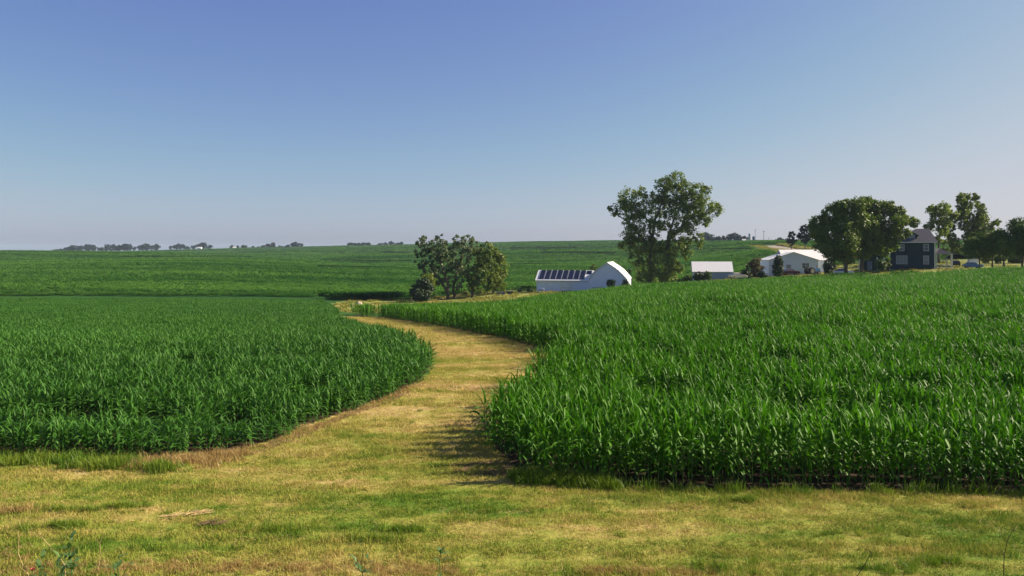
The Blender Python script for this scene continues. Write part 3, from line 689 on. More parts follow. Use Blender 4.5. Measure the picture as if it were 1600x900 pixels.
def tree(name, base, trunks, blobs, leaf, label, seed, cat='tree', group=None, per=26, size=.42, trunk_r=.35, dens=1.0, ragged=.85, limbs=True):
    """base (x,y,z); trunks: polylines and blobs in metres relative to the base"""
    root = tag(empty(name, base), label, cat, group); rnd = random.Random(seed); m = MB(); joints = []
    for tr in trunks:
        n = len(tr); rad = [trunk_r * (1 - .8 * i / max(1, n - 1)) for i in range(n)]
        pts = [Vector(p) for p in tr]; pp, rr_ = [], []
        for i in range(n - 1):
            for k in range(4):
                t = k / 4; pp.append(pts[i].lerp(pts[i + 1], t) + Vector((rnd.gauss(0, .07), rnd.gauss(0, .07), 0)) * (i + k > 0)); rr_.append(rad[i] + (rad[i + 1] - rad[i]) * t)
        pp.append(pts[-1]); rr_.append(rad[-1]); m.tube(pp, rr_, 7); joints += list(zip(pp, rr_))
    if limbs:
        for bl in blobs:
            c = Vector(bl[:3]); best = min(joints, key=lambda j: (j[0] - c).length + 2.2 * max(0, j[0].z - c.z + .3 * bl[3]))
            a_, w = wavy(best[0], c, min(best[1] * .6, .16), .035, rnd); m.tube(a_, w, 5)
            for _ in range(3):
                e = c + Vector((rnd.gauss(0, 1), rnd.gauss(0, 1), rnd.gauss(.2, .8))).normalized() * bl[3] * .9
                a2, w2 = wavy(a_[3], e, .04, .015, rnd, 4); m.tube(a2, w2, 4)
    m.build('trunk', M['bark'], root, True)
    v, f = leaf_cloud(blobs, per, size, seed, ragged, dens)
    link(bpy.data.objects.new('crown', np_mesh('crown', v, f, M[leaf])), root)
    return root
def survey(zx0, zy0, zs, Y, base_px, base_py=None):
    """image reading -> metres beside the tree's own base"""
    bx, by = at(base_px, Y); bz = hz(bx, by)
    rnd = random.Random(int(base_px * 7 + Y))
    def conv(zx, zy, r=None, dy=None):
        px, py = zx0 + zx / zs, zy0 + zy / zs
        x = (px - 800) / F * Y - bx; z = zof(py, Y) - bz
        if r is None: return (x, 0 if dy is None else dy, z)
        rm = r / zs * Y / F
        return (x, rnd.uniform(-1, 1) * max(1.0, 5.5 - rm) * .55 if dy is None else dy, z, rm)
    return (bx, by, bz), conv

# the big open cottonwood beside the barn
b0, cv = survey(900, 250, 4.09, 196, 1034)
bl = [cv(*q_) for q_ in [(640,130,62),(560,160,54),(700,190,60),(600,220,70),(770,200,52),(830,190,34),(350,250,70),(290,300,52),(212,308,20),(250,330,26),(400,320,58),(480,250,52),(520,330,46),
      (800,300,70),(890,310,44),(740,360,70),(820,380,46),(660,300,60),(350,400,52),(340,490,52),(310,540,44),(400,470,52),(420,550,60),(380,620,54),(480,560,54),(520,620,66),(450,700,66),
      (560,700,66),(520,745,56),(600,640,54),(640,560,50),(700,520,44),(780,500,36),(670,430,46),(800,545,22),(430,745,50),(590,745,46),(640,690,34),(370,340,50),(700,270,60),(760,260,50),(560,420,42),(600,350,46),(500,420,40),(620,480,40),(560,260,50),(450,390,42),(700,600,36),(490,490,40),(560,560,50),(720,440,40),(430,200,30)]]
tree('cottonwood_tree', b0, [[cv(575, 800), cv(580, 600), cv(590, 490), cv(625, 380), cv(650, 250), cv(640, 140)], [cv(585, 780), cv(600, 500), cv(700, 400), cv(800, 310)],
     [cv(470, 800), cv(475, 620), cv(480, 480), cv(470, 400), cv(400, 320), cv(350, 250)], [cv(480, 560), cv(500, 400), cv(540, 300), cv(570, 180)], [cv(475, 560), cv(400, 470), cv(340, 400), cv(230, 330)]],
     bl, 'cottonwood', 'tall open-crowned tree with two trunks beside the white barn', 3, per=24, size=.40, trunk_r=.42, dens=.95, ragged=.95)

# grove by the track
def grove(name, Y, bpx, trunks, blobs, leaf, label, seed, **k):
    b, c = survey(500, 340, 4.0, Y, bpx)
    return tree(name, b, [[c(*p) for p in t] for t in trunks], [c(*q_) for q_ in blobs], leaf, label, seed, **k)
grove('poplar_tree', 172, 700, [[(800, 520), (800, 420), (760, 300), (720, 180)], [(800, 470), (720, 350), (660, 260)]],
      [(680,165,58),(740,145,42),(640,215,46),(620,300,36),(700,250,66),(680,335,52),(760,290,60),(720,400,46),(790,350,54),(780,230,50),(640,150,34),(755,200,46)], 'silver',
      'grey-green bushy tree at the near end of the grove, above the round bush', 21, ragged=.6, dens=.75, size=.36, trunk_r=.4, group='grove by the track')
grove('poplar_tree', 176, 710, [[(835, 515), (835, 420), (870, 300), (900, 160)]],
      [(870,140,36),(940,145,44),(860,200,54),(930,220,60),(840,280,66),(900,320,62),(850,400,54),(950,300,46),(800,180,30),(965,200,40)], 'silver',
      'grey-green tree with two pointed tops in the middle of the grove', 22, ragged=.6, dens=.75, size=.36, trunk_r=.4, group='grove by the track')
grove('poplar_tree', 174, 738, [[(950, 505), (960, 420), (1000, 320), (1040, 220)]],
      [(1035,200,44),(1020,270,54),(960,400,54),(1000,350,54),(1050,300,52),(980,430,34),(1040,390,44),(1000,230,40)], 'cottonwood',
      'dark green tree between the grey-green and the yellow-green trees of the grove', 23, ragged=.65, trunk_r=.32, group='grove by the track')
grove('poplar_tree', 182, 769, [[(1078, 495), (1080, 400), (1085, 300), (1080, 220)]],
      [(1080,235,50),(1110,310,52),(1090,380,52),(1115,420,40),(1060,420,42),(1065,195,36),(1120,360,40),(1130,260,30)], 'yellowleaf',
      'sunlit yellow-green tree at the barn end of the grove', 24, trunk_r=.25, group='grove by the track')
grove('round_bush', 160, 660, [[(640, 540), (635, 490), (625, 430)], [(640, 530), (660, 470)]], [(630,440,50),(596,455,36),(670,440,40),(640,490,42),(620,480,36),(665,480,30),(640,410,36)], 'darkleaf',
      'dark round bush on a short stem beside the track', 25, cat='bush', trunk_r=.16, per=40, size=.28, dens=2.0)
grove('leafy_shrub', 166, 664, [[(672, 500), (668, 380)]], [(660,385,34),(680,420,34),(670,450,34),(690,400,24)], 'yellowleaf',
      'pale green shrub just behind the dark round bush', 26, cat='shrub', trunk_r=.08, size=.3, dens=1.6)
for px, py, r, lf, lab in ((752, 463, 5, 'yellowleaf', 'low yellow-green shrub under the grove, nearer the barn'), (727, 464, 4, 'yellowleaf', 'low yellow-green shrub between the grove trunks'),
                           (813, 451, 2.8, 'darkleaf', 'small dark shrub on the tan track left of the barn'), (828, 456.5, 3, 'darkleaf', 'small dark shrub at the corner of the solar barn')):
    Y = 186 if px < 800 else 196; bx, by = at(px, Y); rm = r * Y / F
    tree('low_shrub', (bx, by, hz(bx, by)), [[(0, 0, -.1), (0, 0, rm)]], [(0, 0, rm * .9, rm), (rm * .8, .2, rm * .6, rm * .7), (-rm * .8, -.2, rm * .6, rm * .7)], lf, lab, int(px), cat='shrub', size=.28, trunk_r=.06, dens=2, limbs=False)

# shade trees in front of the house
def shade(Y, bpx, trunks, blobs, label, seed):
    b, c = survey(1260, 300, 6.92, Y, bpx)
    return tree('shade_tree', b, [[c(*p) for p in t] for t in trunks], [c(*q_) for q_ in blobs], 'maple', label, seed, per=26, size=.36, trunk_r=.45, dens=2.3, group='shade trees by the house')
shade(178, 1322, [[(430, 880), (430, 700), (420, 500), (400, 300)], [(430, 700), (260, 520), (180, 420)]],
      [(520,150,84),(420,180,100),(270,230,100),(170,330,86),(120,440,76),(400,340,140),(250,440,130),(190,560,96),(420,540,140),(165,620,52),(300,670,90),(450,710,80),(560,300,110),(330,170,70),(90,370,40)],
      'broad dense shade tree next to the big white shed', 31)
shade(181, 1347, [[(600, 880), (605, 700), (640, 500), (680, 300)], [(605, 680), (760, 500), (900, 330)]],
      [(640,150,96),(760,170,96),(890,170,84),(990,220,74),(1040,310,60),(940,330,84),(660,360,140),(820,300,110),(700,540,120),(830,460,100),(600,650,84),(780,620,72),(890,540,56),(1190,300,36),(1120,340,44),(560,440,110),(720,260,100),(1130,280,34),(960,470,76),(930,590,54),(1010,410,60),(860,640,44),(540,560,90),(1080,440,40)],
      'wide sunlit-topped shade tree against the navy house', 32)
# trees behind the house and along the lane
def lane(name, Y, bpx, trunks, blobs, leaf, label, seed, **k):
    b, c = survey(1450, 290, 6.427, Y, bpx)
    return tree(name, b, [[c(*p) for p in t] for t in trunks], [c(*q_) for q_ in blobs], leaf, label, seed, **k)
lane('yard_tree', 214, 1467, [[(110, 800), (110, 560), (115, 400), (120, 260)]], [(120,230,64),(55,260,50),(190,260,50),(100,340,66),(170,360,50),(60,400,50),(110,460,58),(100,540,44),(10,240,40),(235,300,40),(230,390,36),(200,470,40)], 'cottonwood',
     'darker tree rising right behind the navy house', 41, trunk_r=.3, size=.38, dens=1.5)
lane('yard_tree', 220, 1516, [[(420, 820), (420, 600), (400, 400), (390, 200), (380, 130)], [(415, 480), (520, 300), (570, 200)]],
     [(380,115,52),(290,140,44),(450,110,36),(360,200,58),(430,200,50),(495,135,24),(570,190,40),(400,290,66),(320,290,50),(520,260,46),(590,290,34),(330,400,58),(430,400,66),(540,400,48),(450,500,60),(380,530,66),(300,570,50),(520,520,60),(440,600,70),(330,640,60),(540,600,60),(240,520,50),(610,420,44),(480,330,56),(250,420,56),(620,480,52),(490,430,66),(275,330,50),(570,340,56),(640,370,36),(560,560,56)],
     'yellowleaf', 'tallest light green open tree behind the carport', 42, trunk_r=.36, size=.40, dens=1.4)
lane('lane_tree', 172, 1531, [[(520, 850), (518, 720), (510, 620)]], [(500,600,76),(450,650,60),(570,640,60),(420,700,44),(520,560,60),(600,600,50)], 'maple', 'small dark lane tree nearest the carport', 43, group='row of lane trees', trunk_r=.2, size=.34, dens=2.2, ragged=1.1)
lane('lane_tree', 170, 1550, [[(645, 850), (648, 720), (650, 600)]], [(650,530,76),(710,500,60),(610,600,76),(710,610,70),(640,670,56),(750,560,60)], 'maple', 'small dark lane tree second from the carport', 44, group='row of lane trees', trunk_r=.22, size=.34, dens=2.2, ragged=1.1)
lane('lane_tree', 168, 1569, [[(762, 850), (760, 720), (770, 600)]], [(760,590,76),(830,520,80),(790,670,56),(730,640,56),(850,620,76),(880,540,70)], 'maple', 'small dark lane tree third from the carport', 45, group='row of lane trees', trunk_r=.22, size=.34, dens=2.2, ragged=1.1)
lane('lane_tree', 168, 1598, [[(950, 850), (950, 700), (960, 520)]], [(900,450,70),(960,400,70),(880,560,76),(960,540,80),(1040,430,90),(1060,560,90),(920,640,60),(1020,650,70)], 'maple', 'taller lane tree cut by the picture edge', 46, group='row of lane trees', trunk_r=.28, size=.36, dens=2.2, ragged=1.1)
for px, py0, py1, w, Y, lf, lab in ((1477, 374, 398, 7, 232, 'yellowleaf', 'bright yellow-green shrub behind the porch roof'), (1494, 380, 398, 8, 236, 'yellowleaf', 'bright yellow-green shrub behind the carport'),
      (1541, 394, 416, 9, 206, 'yellowleaf', 'yellow-green shrub seen between the first two lane trunks'), (1561, 394, 416, 9, 206, 'yellowleaf', 'yellow-green shrub seen between the second and third lane trunks'),
      (1590, 395, 415, 14, 206, 'yellowleaf', 'yellow-green shrub under the taller lane tree'),
      (1376, 404, 420, 8, 184, 'maple', 'rounded clipped shrub in front of the dark green shed'), (1388, 403, 420, 4, 186, 'yellowleaf', 'slim yellow-green shrub at the corner of the navy house'),
      (1180, 402, 428, 11, 198, 'redbrown', 'rusty brown shrub left of the big white shed'), (1166, 420, 432, 7, 197, 'darkleaf', 'dark low shrub left of the rusty brown one'), (1190, 424, 432, 6, 192, 'darkleaf', 'dark low shrub before the big white shed'),
      (955, 434.5, 449, 6.5, 190, 'darkleaf', 'dark small shrub standing in front of the barn gable'), (978, 436, 447, 5, 190, 'darkleaf', 'dark small shrub at the sunny corner of the barn'),
      (983, 421, 447, 4.5, 214, 'darkleaf', 'narrow dark shrub behind the sunny roof of the barn'), (927, 413, 426, 7, 222, 'yellowleaf', 'olive shrub peeking over the solar barn roof'),
      (1092, 425, 440, 8, 203, 'darkleaf', 'green shrub in front of the little shed, at its shaded end'), (1106, 423, 438, 6, 203, 'maple', 'green shrub in front of the little shed near its middle'), (1075, 430, 440, 7, 203, 'maple', 'low green shrub left of the little shed'),
      (1295, 406, 425, 9, 186, 'darkleaf', 'dark shrub under the broad shade tree')):
    bx, by = at(px, Y); bz = hz(bx, by); k_ = Y / F; top = zof(py0, Y) - bz; w *= k_
    tree('yard_shrub', (bx, by, bz), [[(0, 0, -.2), (.1, 0, top * .6)], [(0, 0, -.2), (-.3 * w, 0, top * .7)]],
         [(0, 0, top - w * .75, w * .75), (-w * .45, .3, top * .55, w * .6), (w * .45, -.3, top * .5, w * .6), (0, .2, top * .35, w * .7)], lf, lab, int(px) * 3 + 1, cat='shrub', size=.3, trunk_r=.07, dens=1.8)
# columnar juniper before the big shed
bx, by = at(1216, 188); bz = hz(bx, by); t_ = zof(399, 188) - bz
tree('juniper', (bx, by, bz), [[(0, 0, -.2), (0, 0, t_ - .3)]], [(0, 0, t_ * f_, w_) for f_, w_ in ((.2, .85), (.32, 1.05), (.45, 1.2), (.58, 1.15), (.7, 1.0), (.82, .75), (.92, .45))], 'darkleaf',
     'dark columnar evergreen standing before the big white shed', 51, cat='tree', size=.26, trunk_r=.12, dens=2.2, per=30, limbs=False)
# pair of trees on the rise left of the shade trees
for px, py0, w, lab, sd_ in ((1237, 362, 7, 'small round dark tree on the rise beside the gravel road', 61), (1258, 352, 11, 'larger dark spreading tree on the rise next to the shade tree', 62)):
    Y = 330; bx, by = at(px, Y); bz = hz(bx, by); k_ = Y / F; top = zof(py0, Y) - bz; w *= k_
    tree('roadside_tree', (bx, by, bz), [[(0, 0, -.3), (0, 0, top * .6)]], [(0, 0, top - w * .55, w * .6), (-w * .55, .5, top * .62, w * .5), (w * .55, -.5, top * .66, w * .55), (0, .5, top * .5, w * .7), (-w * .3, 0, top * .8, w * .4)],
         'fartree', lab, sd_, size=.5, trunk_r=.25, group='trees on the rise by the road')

# distant tree lines: every tree its own object
def far_tree_mesh(seed):
    rnd = random.Random(seed); q = np.random.default_rng(seed)
    bl = [(rnd.uniform(-.32, .32), rnd.uniform(-.3, .3), rnd.uniform(.38, .78), rnd.uniform(.17, .27)) for _ in range(7)] + [(0, 0, .3, .3)]
    v, f = leaf_cloud([(x * 10, y * 10, z * 10, r * 10) for x, y, z, r in bl], 9, .95, seed, 1.0, .5); v /= 10
    t = MB(); t.tube([(0, 0, -.1), (0, 0, .5)], [.035, .02], 5); fq = np.array([p for p in t.f if len(p) == 4])
    n = len(t.v); me = np_mesh('distant_tree', np.vstack([t.v, v]), np.vstack([fq, f + n]), M['fartree']); return me
FT = [far_tree_mesh(300 + i) for i in range(6)]
def skyline(px, y0=760, y1=1700):
    ys = np.arange(y0, y1, 12.0); py = HOR + (EYE - height((px - 800) / F * ys, ys)) / ys * F; return float(ys[int(np.argmin(py))])
def tree_line(px0, px1, n, Y, hpx, label, group, prof=None):
    for i in range(n):
        px = px0 + (px1 - px0) * (i + random.uniform(.2, .8)) / n; yy = skyline(px, Y - 450, Y + 300) + random.uniform(-15, 10); x, y = at(px, yy)
        h = hpx * (prof[i % len(prof)] if prof else random.uniform(.6, 1.1)) * yy / F
        o = bpy.data.objects.new('distant_tree', random.choice(FT)); o.location = (x, y, hz(x, y)); o.rotation_euler = (0, 0, random.uniform(0, 6.28)); w = h * random.uniform(.9, 1.5)
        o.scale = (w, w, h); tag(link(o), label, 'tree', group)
tree_line(83, 90, 1, 1380, 7, 'single small tree left of the longest distant tree line', None)
tree_line(94, 246, 24, 1400, 11.5, 'hazy small tree in the longest distant tree line', 'longest distant tree line', [.6, .7, .8, 1, .7, .9, 1.1, 1, .6])
tree_line(262, 330, 9, 1400, 9.5, 'hazy small tree beside the distant white farm building', 'trees at the distant white farm', [.7, 1, 1.2, .8, .6])
tree_line(360, 386, 5, 1400, 7, 'hazy low tree by the second distant white building', 'trees at the second distant building')
tree_line(394, 472, 14, 1400, 7.5, 'hazy low tree in the thin distant line, tallest near its end', 'thin distant tree line', [.6, .5, .6, .8, 1, 1.3, .9])
tree_line(543, 578, 8, 1400, 6.5, 'hazy tree in the even-topped distant clump', 'even-topped distant clump', [.9, 1])
tree_line(588, 629, 8, 1400, 6, 'hazy tree in the broken distant line next to the grove', 'broken distant line by the grove', [.7, .8, 1, .6, 1.3])
tree_line(1101, 1168, 13, 860, 11, 'dark tree in the line on the hill behind the little shed', 'tree line on the hill', [1.5, 1.1, .8, .9, .9, .8, 1, .7])
tree_line(1212, 1232, 4, 1000, 7, 'low dark tree far beyond the gravel road crest', 'low trees beyond the road')

# ------------------------------------------------------------------ buildings
def place(name, px, Y, rz, label, cat, sink=0.0):
    x, y = at(px, Y); return tag(empty(name, (x, y, hz(x, y) - sink), rz), label, cat)
def window(parent, x, z, w, h, y, panes=1, glass='glass', frame=.12, trim='trim'):
    """window set in a wall whose face is at local y, facing -y"""
    f = MB(); t = frame
    f.box(x - w / 2 - t, x + w / 2 + t, y - .07, y - .003, z - t, z); f.box(x - w / 2 - t, x + w / 2 + t, y - .07, y - .003, z + h, z + h + t)
    f.box(x - w / 2 - t, x - w / 2, y - .066, y - .003, z, z + h); f.box(x + w / 2, x + w / 2 + t, y - .066, y - .003, z, z + h)
    for i in range(1, panes): xx = x - w / 2 + w * i / panes; f.box(xx - .05, xx + .05, y - .064, y - .003, z, z + h)
    o = f.build('window', M[trim], parent)
    for i in range(panes):
        a_ = x - w / 2 + w * i / panes + (.05 if i else 0); b_ = x - w / 2 + w * (i + 1) / panes - (.05 if i < panes - 1 else 0)
        MB().box(a_, b_, y - .03, y - .002, z, z + h / 2 - .03).build('pane', M[glass], o); MB().box(a_, b_, y - .045, y - .002, z + h / 2 + .03, z + h).build('pane', M[glass], o)
        MB().box(a_, b_, y - .06, y - .002, z + h / 2 - .03, z + h / 2 + .03).build('sash', M[trim], o)
    return o

def roof_slabs(parent, prof, y0, y1, th_, mat, name='roof', close=None):
    """roof skin following a profile of (x,z) points, running back along y"""
    m = MB(); n = len(prof); top = []
    for i, (x, z) in enumerate(prof):
        a_ = prof[max(0, i - 1)]; b_ = prof[min(n - 1, i + 1)]; dx, dz = b_[0] - a_[0], b_[1] - a_[1]; L = math.hypot(dx, dz); top.append((x - dz / L * th_, z + dx / L * th_))
    m.prism(list(prof)[::1] + top[::-1], y0, y1)
    return m.build(name, mat, parent)

# solar barn: arched main barn, long wing with panels on its roof
BA = R(-13)
barn = place('white_barn', 949, 198, BA, 'white metal barn with a curved roof and a long wing carrying solar panels', 'barn', 0.0)
bz0 = barn.location.z; G0 = zof(452, 198) - bz0     # ground line read at the gable
half = [(0, 6.9), (.9, 6.32), (1.8, 5.72), (2.7, 5.05), (3.75, 3.95), (4.75, 2.7)]
prof = [(-x, z) for x, z in half[::-1]] + half[1:]
MB().prism([(-4.6, -1.2), (4.6, -1.2)] + [(x * .985, z - .06) for x, z in prof[::-1]], 0, 14).build('wall', M['white_metal'], barn)
rf = roof_slabs(barn, [(x, z) for x, z in prof], -.35, 14.3, .12, M['white_roof'])
m = MB(); m.box(-.09, .09, -.36, 14.3, 7.0, 7.1); m.build('ridge_cap', M['trim'], rf)
MB().prism([(-4.603, -1.2), (-4.603, 2.75), (-5.1, 1.7), (-6.1, .1), (-6.1, -1.2)], .6, 6).build('lean_to', M['white_metal'], barn)
window(barn, -2.4, .55, 2.4, .35, 0, 2, 'blind', .08)
d = MB().box(1.2, 3.4, -.06, -.003, -1.2, 1.9).build('door', M['trim'], barn); MB().box(1.3, 1.4, -.10, -.062, .3, .6).build('handle', M['dark'], d)
# wing
wg = MB(); W0, W1, wy0, wy1 = -18.2, -4.62, 2.2, 10.2; eh, rh_ = 2.55, 4.75
wg.prism_x([(wy0, -1.6), (wy1, -1.6), (wy1, eh), ((wy0 + wy1) / 2, rh_), (wy0, eh)][::1], W0, W1)
wing = wg.build('wing', M['white_metal'], barn)
ym = (wy0 + wy1) / 2; sl = (rh_ - eh) / (ym - wy0); sh = math.hypot(1, sl)
m = MB(); m.prism_x([(wy0 - .4, eh - .4 * sl + .02), (ym, rh_ + .02), (wy1 + .4, eh - .4 * sl + .02), (wy1 + .4, eh - .4 * sl + .14), (ym, rh_ + .16), (wy0 - .4, eh - .4 * sl + .14)], W0 - .3, W1 + .5)
wr = m.build('wing_roof', M['grey_roof'], barn)
MB().box(W0 - .3, W1 + .3, wy0 - .52, wy0 - .41, eh - .4 * sl - .08, eh - .4 * sl + .12).build('gutter', M['trim'], wr)
for i in range(8):
    xa = W0 + .55 + i * 1.48
    y0_, y1_ = wy0 + .05, ym - .2; z0_, z1_ = eh + .05 * sl + .22, rh_ - .2 * sl + .22
    ps = MB(); ps.prism_x([(y0_, z0_), (y1_, z1_), (y1_ - .03, z1_ + .06), (y0_ - .03, z0_ + .06)], xa, xa + 1.24); sp = ps.build('solar_panel', M['panel'], barn)
    fr = MB()
    for xx in (xa - .05, xa + 1.242): fr.prism_x([(y0_, z0_ - .02), (y1_, z1_ - .02), (y1_ - .03, z1_ + .075), (y0_ - .03, z0_ + .075)], xx, xx + .045)
    fr.build('frame', M['alu'], sp)
ps = MB(); ps.prism_x([(ym - 1.7, rh_ - 1.7 * sl + .22), (ym - .35, rh_ - .35 * sl + .22), (ym - .38, rh_ - .35 * sl + .28), (ym - 1.73, rh_ - 1.7 * sl + .28)], W0 + .55 + 8 * 1.48, W0 + .55 + 8 * 1.48 + 1.3); ps.build('solar_panel', M['panel'], barn)
m = MB(); m.box(-12.2, -8.9, wy0 - .05, wy0 - .003, -1.6, 1.75); d = m.build('garage_door', M['trim'], barn)
for zz in (-.2, .6, 1.3): MB().box(-12.1, -9.0, wy0 - .08, wy0 - .051, zz, zz + .05).build('rail', M['alu'], d)
for xx in (W0 + .06, -8.2): MB().box(xx - .08, xx + .08, wy0 - .04, wy0 - .003, -1.6, eh - .12).build('corner_board', M['trim'], barn)

def gable_shed(root, w, dp, eh, rh, wall, roofm, over=.35, ridge='y', base=-1.2):
    """simple gabled block; ridge along y (gable to the front) or along x (roof slope to the front)"""
    if ridge == 'y':
        MB().prism([(-w / 2, base), (w / 2, base), (w / 2, eh), (0, rh), (-w / 2, eh)], 0, dp).build('wall', M[wall], root)
        s = (rh - eh) / (w / 2); e = over
        return roof_slabs(root, [(-w / 2 - e, eh - e * s + .02), (0, rh + .02), (w / 2 + e, eh - e * s + .02)], -e, dp + e, .12, M[roofm])
    MB().prism_x([(0, base), (dp, base), (dp, eh), (dp / 2, rh), (0, eh)], -w / 2, w / 2).build('wall', M[wall], root)
    s = (rh - eh) / (dp / 2); e = over; m = MB()
    m.prism_x([(-e, eh - e * s + .02), (dp / 2, rh + .02), (dp + e, eh - e * s + .02), (dp + e, eh - e * s + .13), (dp / 2, rh + .15), (-e, eh - e * s + .13)], -w / 2 - e, w / 2 + e)
    return m.build('roof', M[roofm], root)

# little shed
sh1 = place('little_shed', 1113.5, 210, R(-10), 'little blue-grey shed with a pale metal roof between two shrubs', 'shed')
sz = sh1.location.z; e1 = zof(424, 210) - sz; r1 = zof(409.5, 214) - sz
gable_shed(sh1, 9.8, 7.5, e1, r1, 'blue_wall', 'grey_roof', ridge='x')
MB().box(-4.7, -1.2, -.05, -.003, -1, e1 - .3).build('sliding_door', M['trim'], sh1)
MB().box(-4.95, -4.8, -.06, -.003, -1, e1 - .1).build('corner_board', M['trim'], sh1); MB().box(4.8, 4.95, -.06, -.003, -1, e1 - .1).build('corner_board', M['trim'], sh1)

# big white shed with a cross wing
sh2 = place('white_shed', 1240, 199, R(-6), 'big white shed with a low gable front and a bright roofed wing', 'shed')
sz = sh2.location.z; e2 = zof(406.5, 199) - sz; r2 = zof(394.5, 199) - sz
gable_shed(sh2, 11.8, 11, e2, r2, 'white_metal', 'white_roof', over=.3)
m = MB(); m.prism_x([(4, -1.2), (14, -1.2), (14, e2), (9, r2 + .55), (4, e2)], -1, 10.5); m.build('side_wing', M['white_metal'], sh2)
s = (r2 + .55 - e2) / 5
m = MB(); m.prism_x([(3.7, e2 - .3 * s + .03), (9, r2 + .58), (14.3, e2 - .3 * s + .03), (14.3, e2 - .3 * s + .15), (9, r2 + .72), (3.7, e2 - .3 * s + .15)], -1.6, 10.9); m.build('wing_roof', M['white_roof'], sh2)
window(sh2, 2.9, 1.7, 1.6, 1.2, 0, 2, 'glass', .1); window(sh2, -1.2, 1.7, 1.1, .8, 0, 1, 'blind', .08)
MB().box(-3.4, -.4, -.05, -.003, -1, 1.4).build('garage_door', M['blind'], sh2)
d = MB().box(4.4, 5.3, -.05, -.003, -1, 1.9).build('door', M['trim'], sh2); MB().box(4.5, 4.58, -.09, -.052, .6, .8).build('handle', M['dark'], sh2 if False else d)
MB().box(-5.95, -5.8, -.05, -.003, -1, e2 - .1).build('corner_board', M['trim'], sh2); MB().box(5.75, 5.9, -.05, -.003, -1, e2 - .1).build('corner_board', M['trim'], sh2)

# navy house
hs_ = place('farmhouse', 1425, 189, R(-26), 'dark navy two-storey farmhouse with white-framed windows and a grey hip roof', 'house')
sz = hs_.location.z; he = zof(379, 189) - sz; ha = zof(357.5, 193) - sz; hw = 4.85
MB().box(-hw, hw, 0, 8.6, -1.0, he).build('wall', M['navy'], hs_)
m = MB(); o_ = .5; A_ = [(-hw - o_, -o_, he), (hw + o_, -o_, he), (hw + o_, 8.6 + o_, he), (-hw - o_, 8.6 + o_, he)]
m.add(A_ + [(-hw - o_, -o_, he + .16), (hw + o_, -o_, he + .16), (hw + o_, 8.6 + o_, he + .16), (-hw - o_, 8.6 + o_, he + .16), (.9, 4.3, ha), (3.6, 4.3, ha)],
      [(3, 2, 1, 0), (0, 1, 5, 4), (1, 2, 6, 5), (2, 3, 7, 6), (3, 0, 4, 7), (4, 5, 9, 8), (5, 6, 9), (6, 7, 8, 9), (7, 4, 8)])
hr = m.build('roof', M['shingle'], hs_)
MB().box(-hw - .52, hw + .52, -.56, -.503, he - .06, he + .13).build('fascia', M['trim'], hr)
MB().box(-2.4, -1.8, 5, 5.6, ha - 1.2, ha + .5).build('chimney', M['stone'], hr)
# dormer
dm = MB(); dm.prism([(-1.1, he + .5), (1.1, he + .5), (1.1, he + 1.75), (0, he + 2.45), (-1.1, he + 1.75)], .75, 3.6); dz = dm.build('dormer', M['navy'], hs_)
roof_slabs(dz, [(-1.4, he + 1.6), (0, he + 2.5), (1.4, he + 1.6)], .45, 3.6, .12, M['shingle'], 'dormer_roof')
window(dz, 0, he + .75, .95, 1.0, .75, 1, 'blind', .14, 'house_trim')
window(hs_, -2.15, he - 1.85, .85, 1.35, 0, 1, 'glass', .16, 'house_trim'); window(hs_, 2.95, he - 1.85, .85, 1.35, 0, 1, 'glass', .16, 'house_trim')
window(hs_, -2.15, he - 4.95, 2.1, 1.75, 0, 3, 'blind', .16, 'house_trim'); window(hs_, 2.95, he - 4.95, .9, 1.75, 0, 1, 'blind', .16, 'house_trim')
for xx in (-hw + .1, hw - .1): MB().box(xx - .1, xx + .1, -.05, -.003, -1, he - .01).build('corner_board', M['trim'], hs_)
MB().box(-hw, hw, -.04, -.002, -1.0, -.1).build('foundation', M['stone'], hs_)
# porch on the lane side
px0, px1, py0, py1, pe = hw + .05, hw + 3.6, .6, 6.5, he - 2.7
m = MB(); m.add([(px0, py0 - .3, pe), (px1 + .3, py0 - .3, pe), (px1 + .3, py1 + .3, pe), (px0, py1 + .3, pe), (px0, py0 + .8, pe + 1.35), (px0, py1 - .8, pe + 1.35), (px0 + .9, py0 + 1.4, pe + 1.35), (px0 + .9, py1 - 1.4, pe + 1.35)],
      [(3, 2, 1, 0), (0, 1, 6, 4), (1, 2, 7, 6), (2, 3, 5, 7), (4, 6, 7, 5), (0, 4, 5, 3)])
m.build('porch_roof', M['shingle'], hs_)
MB().box(px0, px1, py0, py1, -.6, .25).build('porch_deck', M['wood'], hs_)
for xx, yy in ((px1 - .1, py0 + .1), (px1 - .1, py1 - .1), (px0 + .2, py0 + .1), (px1 - .1, (py0 + py1) / 2)): MB().box(xx - .1, xx + .1, yy - .1, yy + .1, .252, pe - .003).build('porch_post', M['trim'], hs_)
MB().box(px0 + .3, px1 - .2, py0 + .06, py0 + .14, 1.0, 1.1).build('porch_rail', M['trim'], hs_)
for i in range(9): xx = px0 + .5 + i * .33; MB().box(xx, xx + .06, py0 + .07, py0 + .13, .252, .998).build('baluster', M['trim'], hs_)

# dark green shed glimpsed under the shade tree
gs_ = place('garden_shed', 1362, 193, R(-24), 'dark green shed with white corner boards half hidden under the shade tree', 'shed')
gable_shed(gs_, 5.6, 5, 3.3, 4.7, 'green_wall', 'shingle')
for xx in (-2.7, 1.2, 2.7): MB().box(xx - .16, xx + .16, -.05, -.003, -1, 3.25).build('corner_board', M['trim'], gs_)
d = MB().box(-1.0, .1, -.05, -.003, -.5, 2.3).build('door', M['p_grey'], gs_); MB().box(-.1, 0, -.1, -.052, .8, 1).build('handle', M['trim'], d)

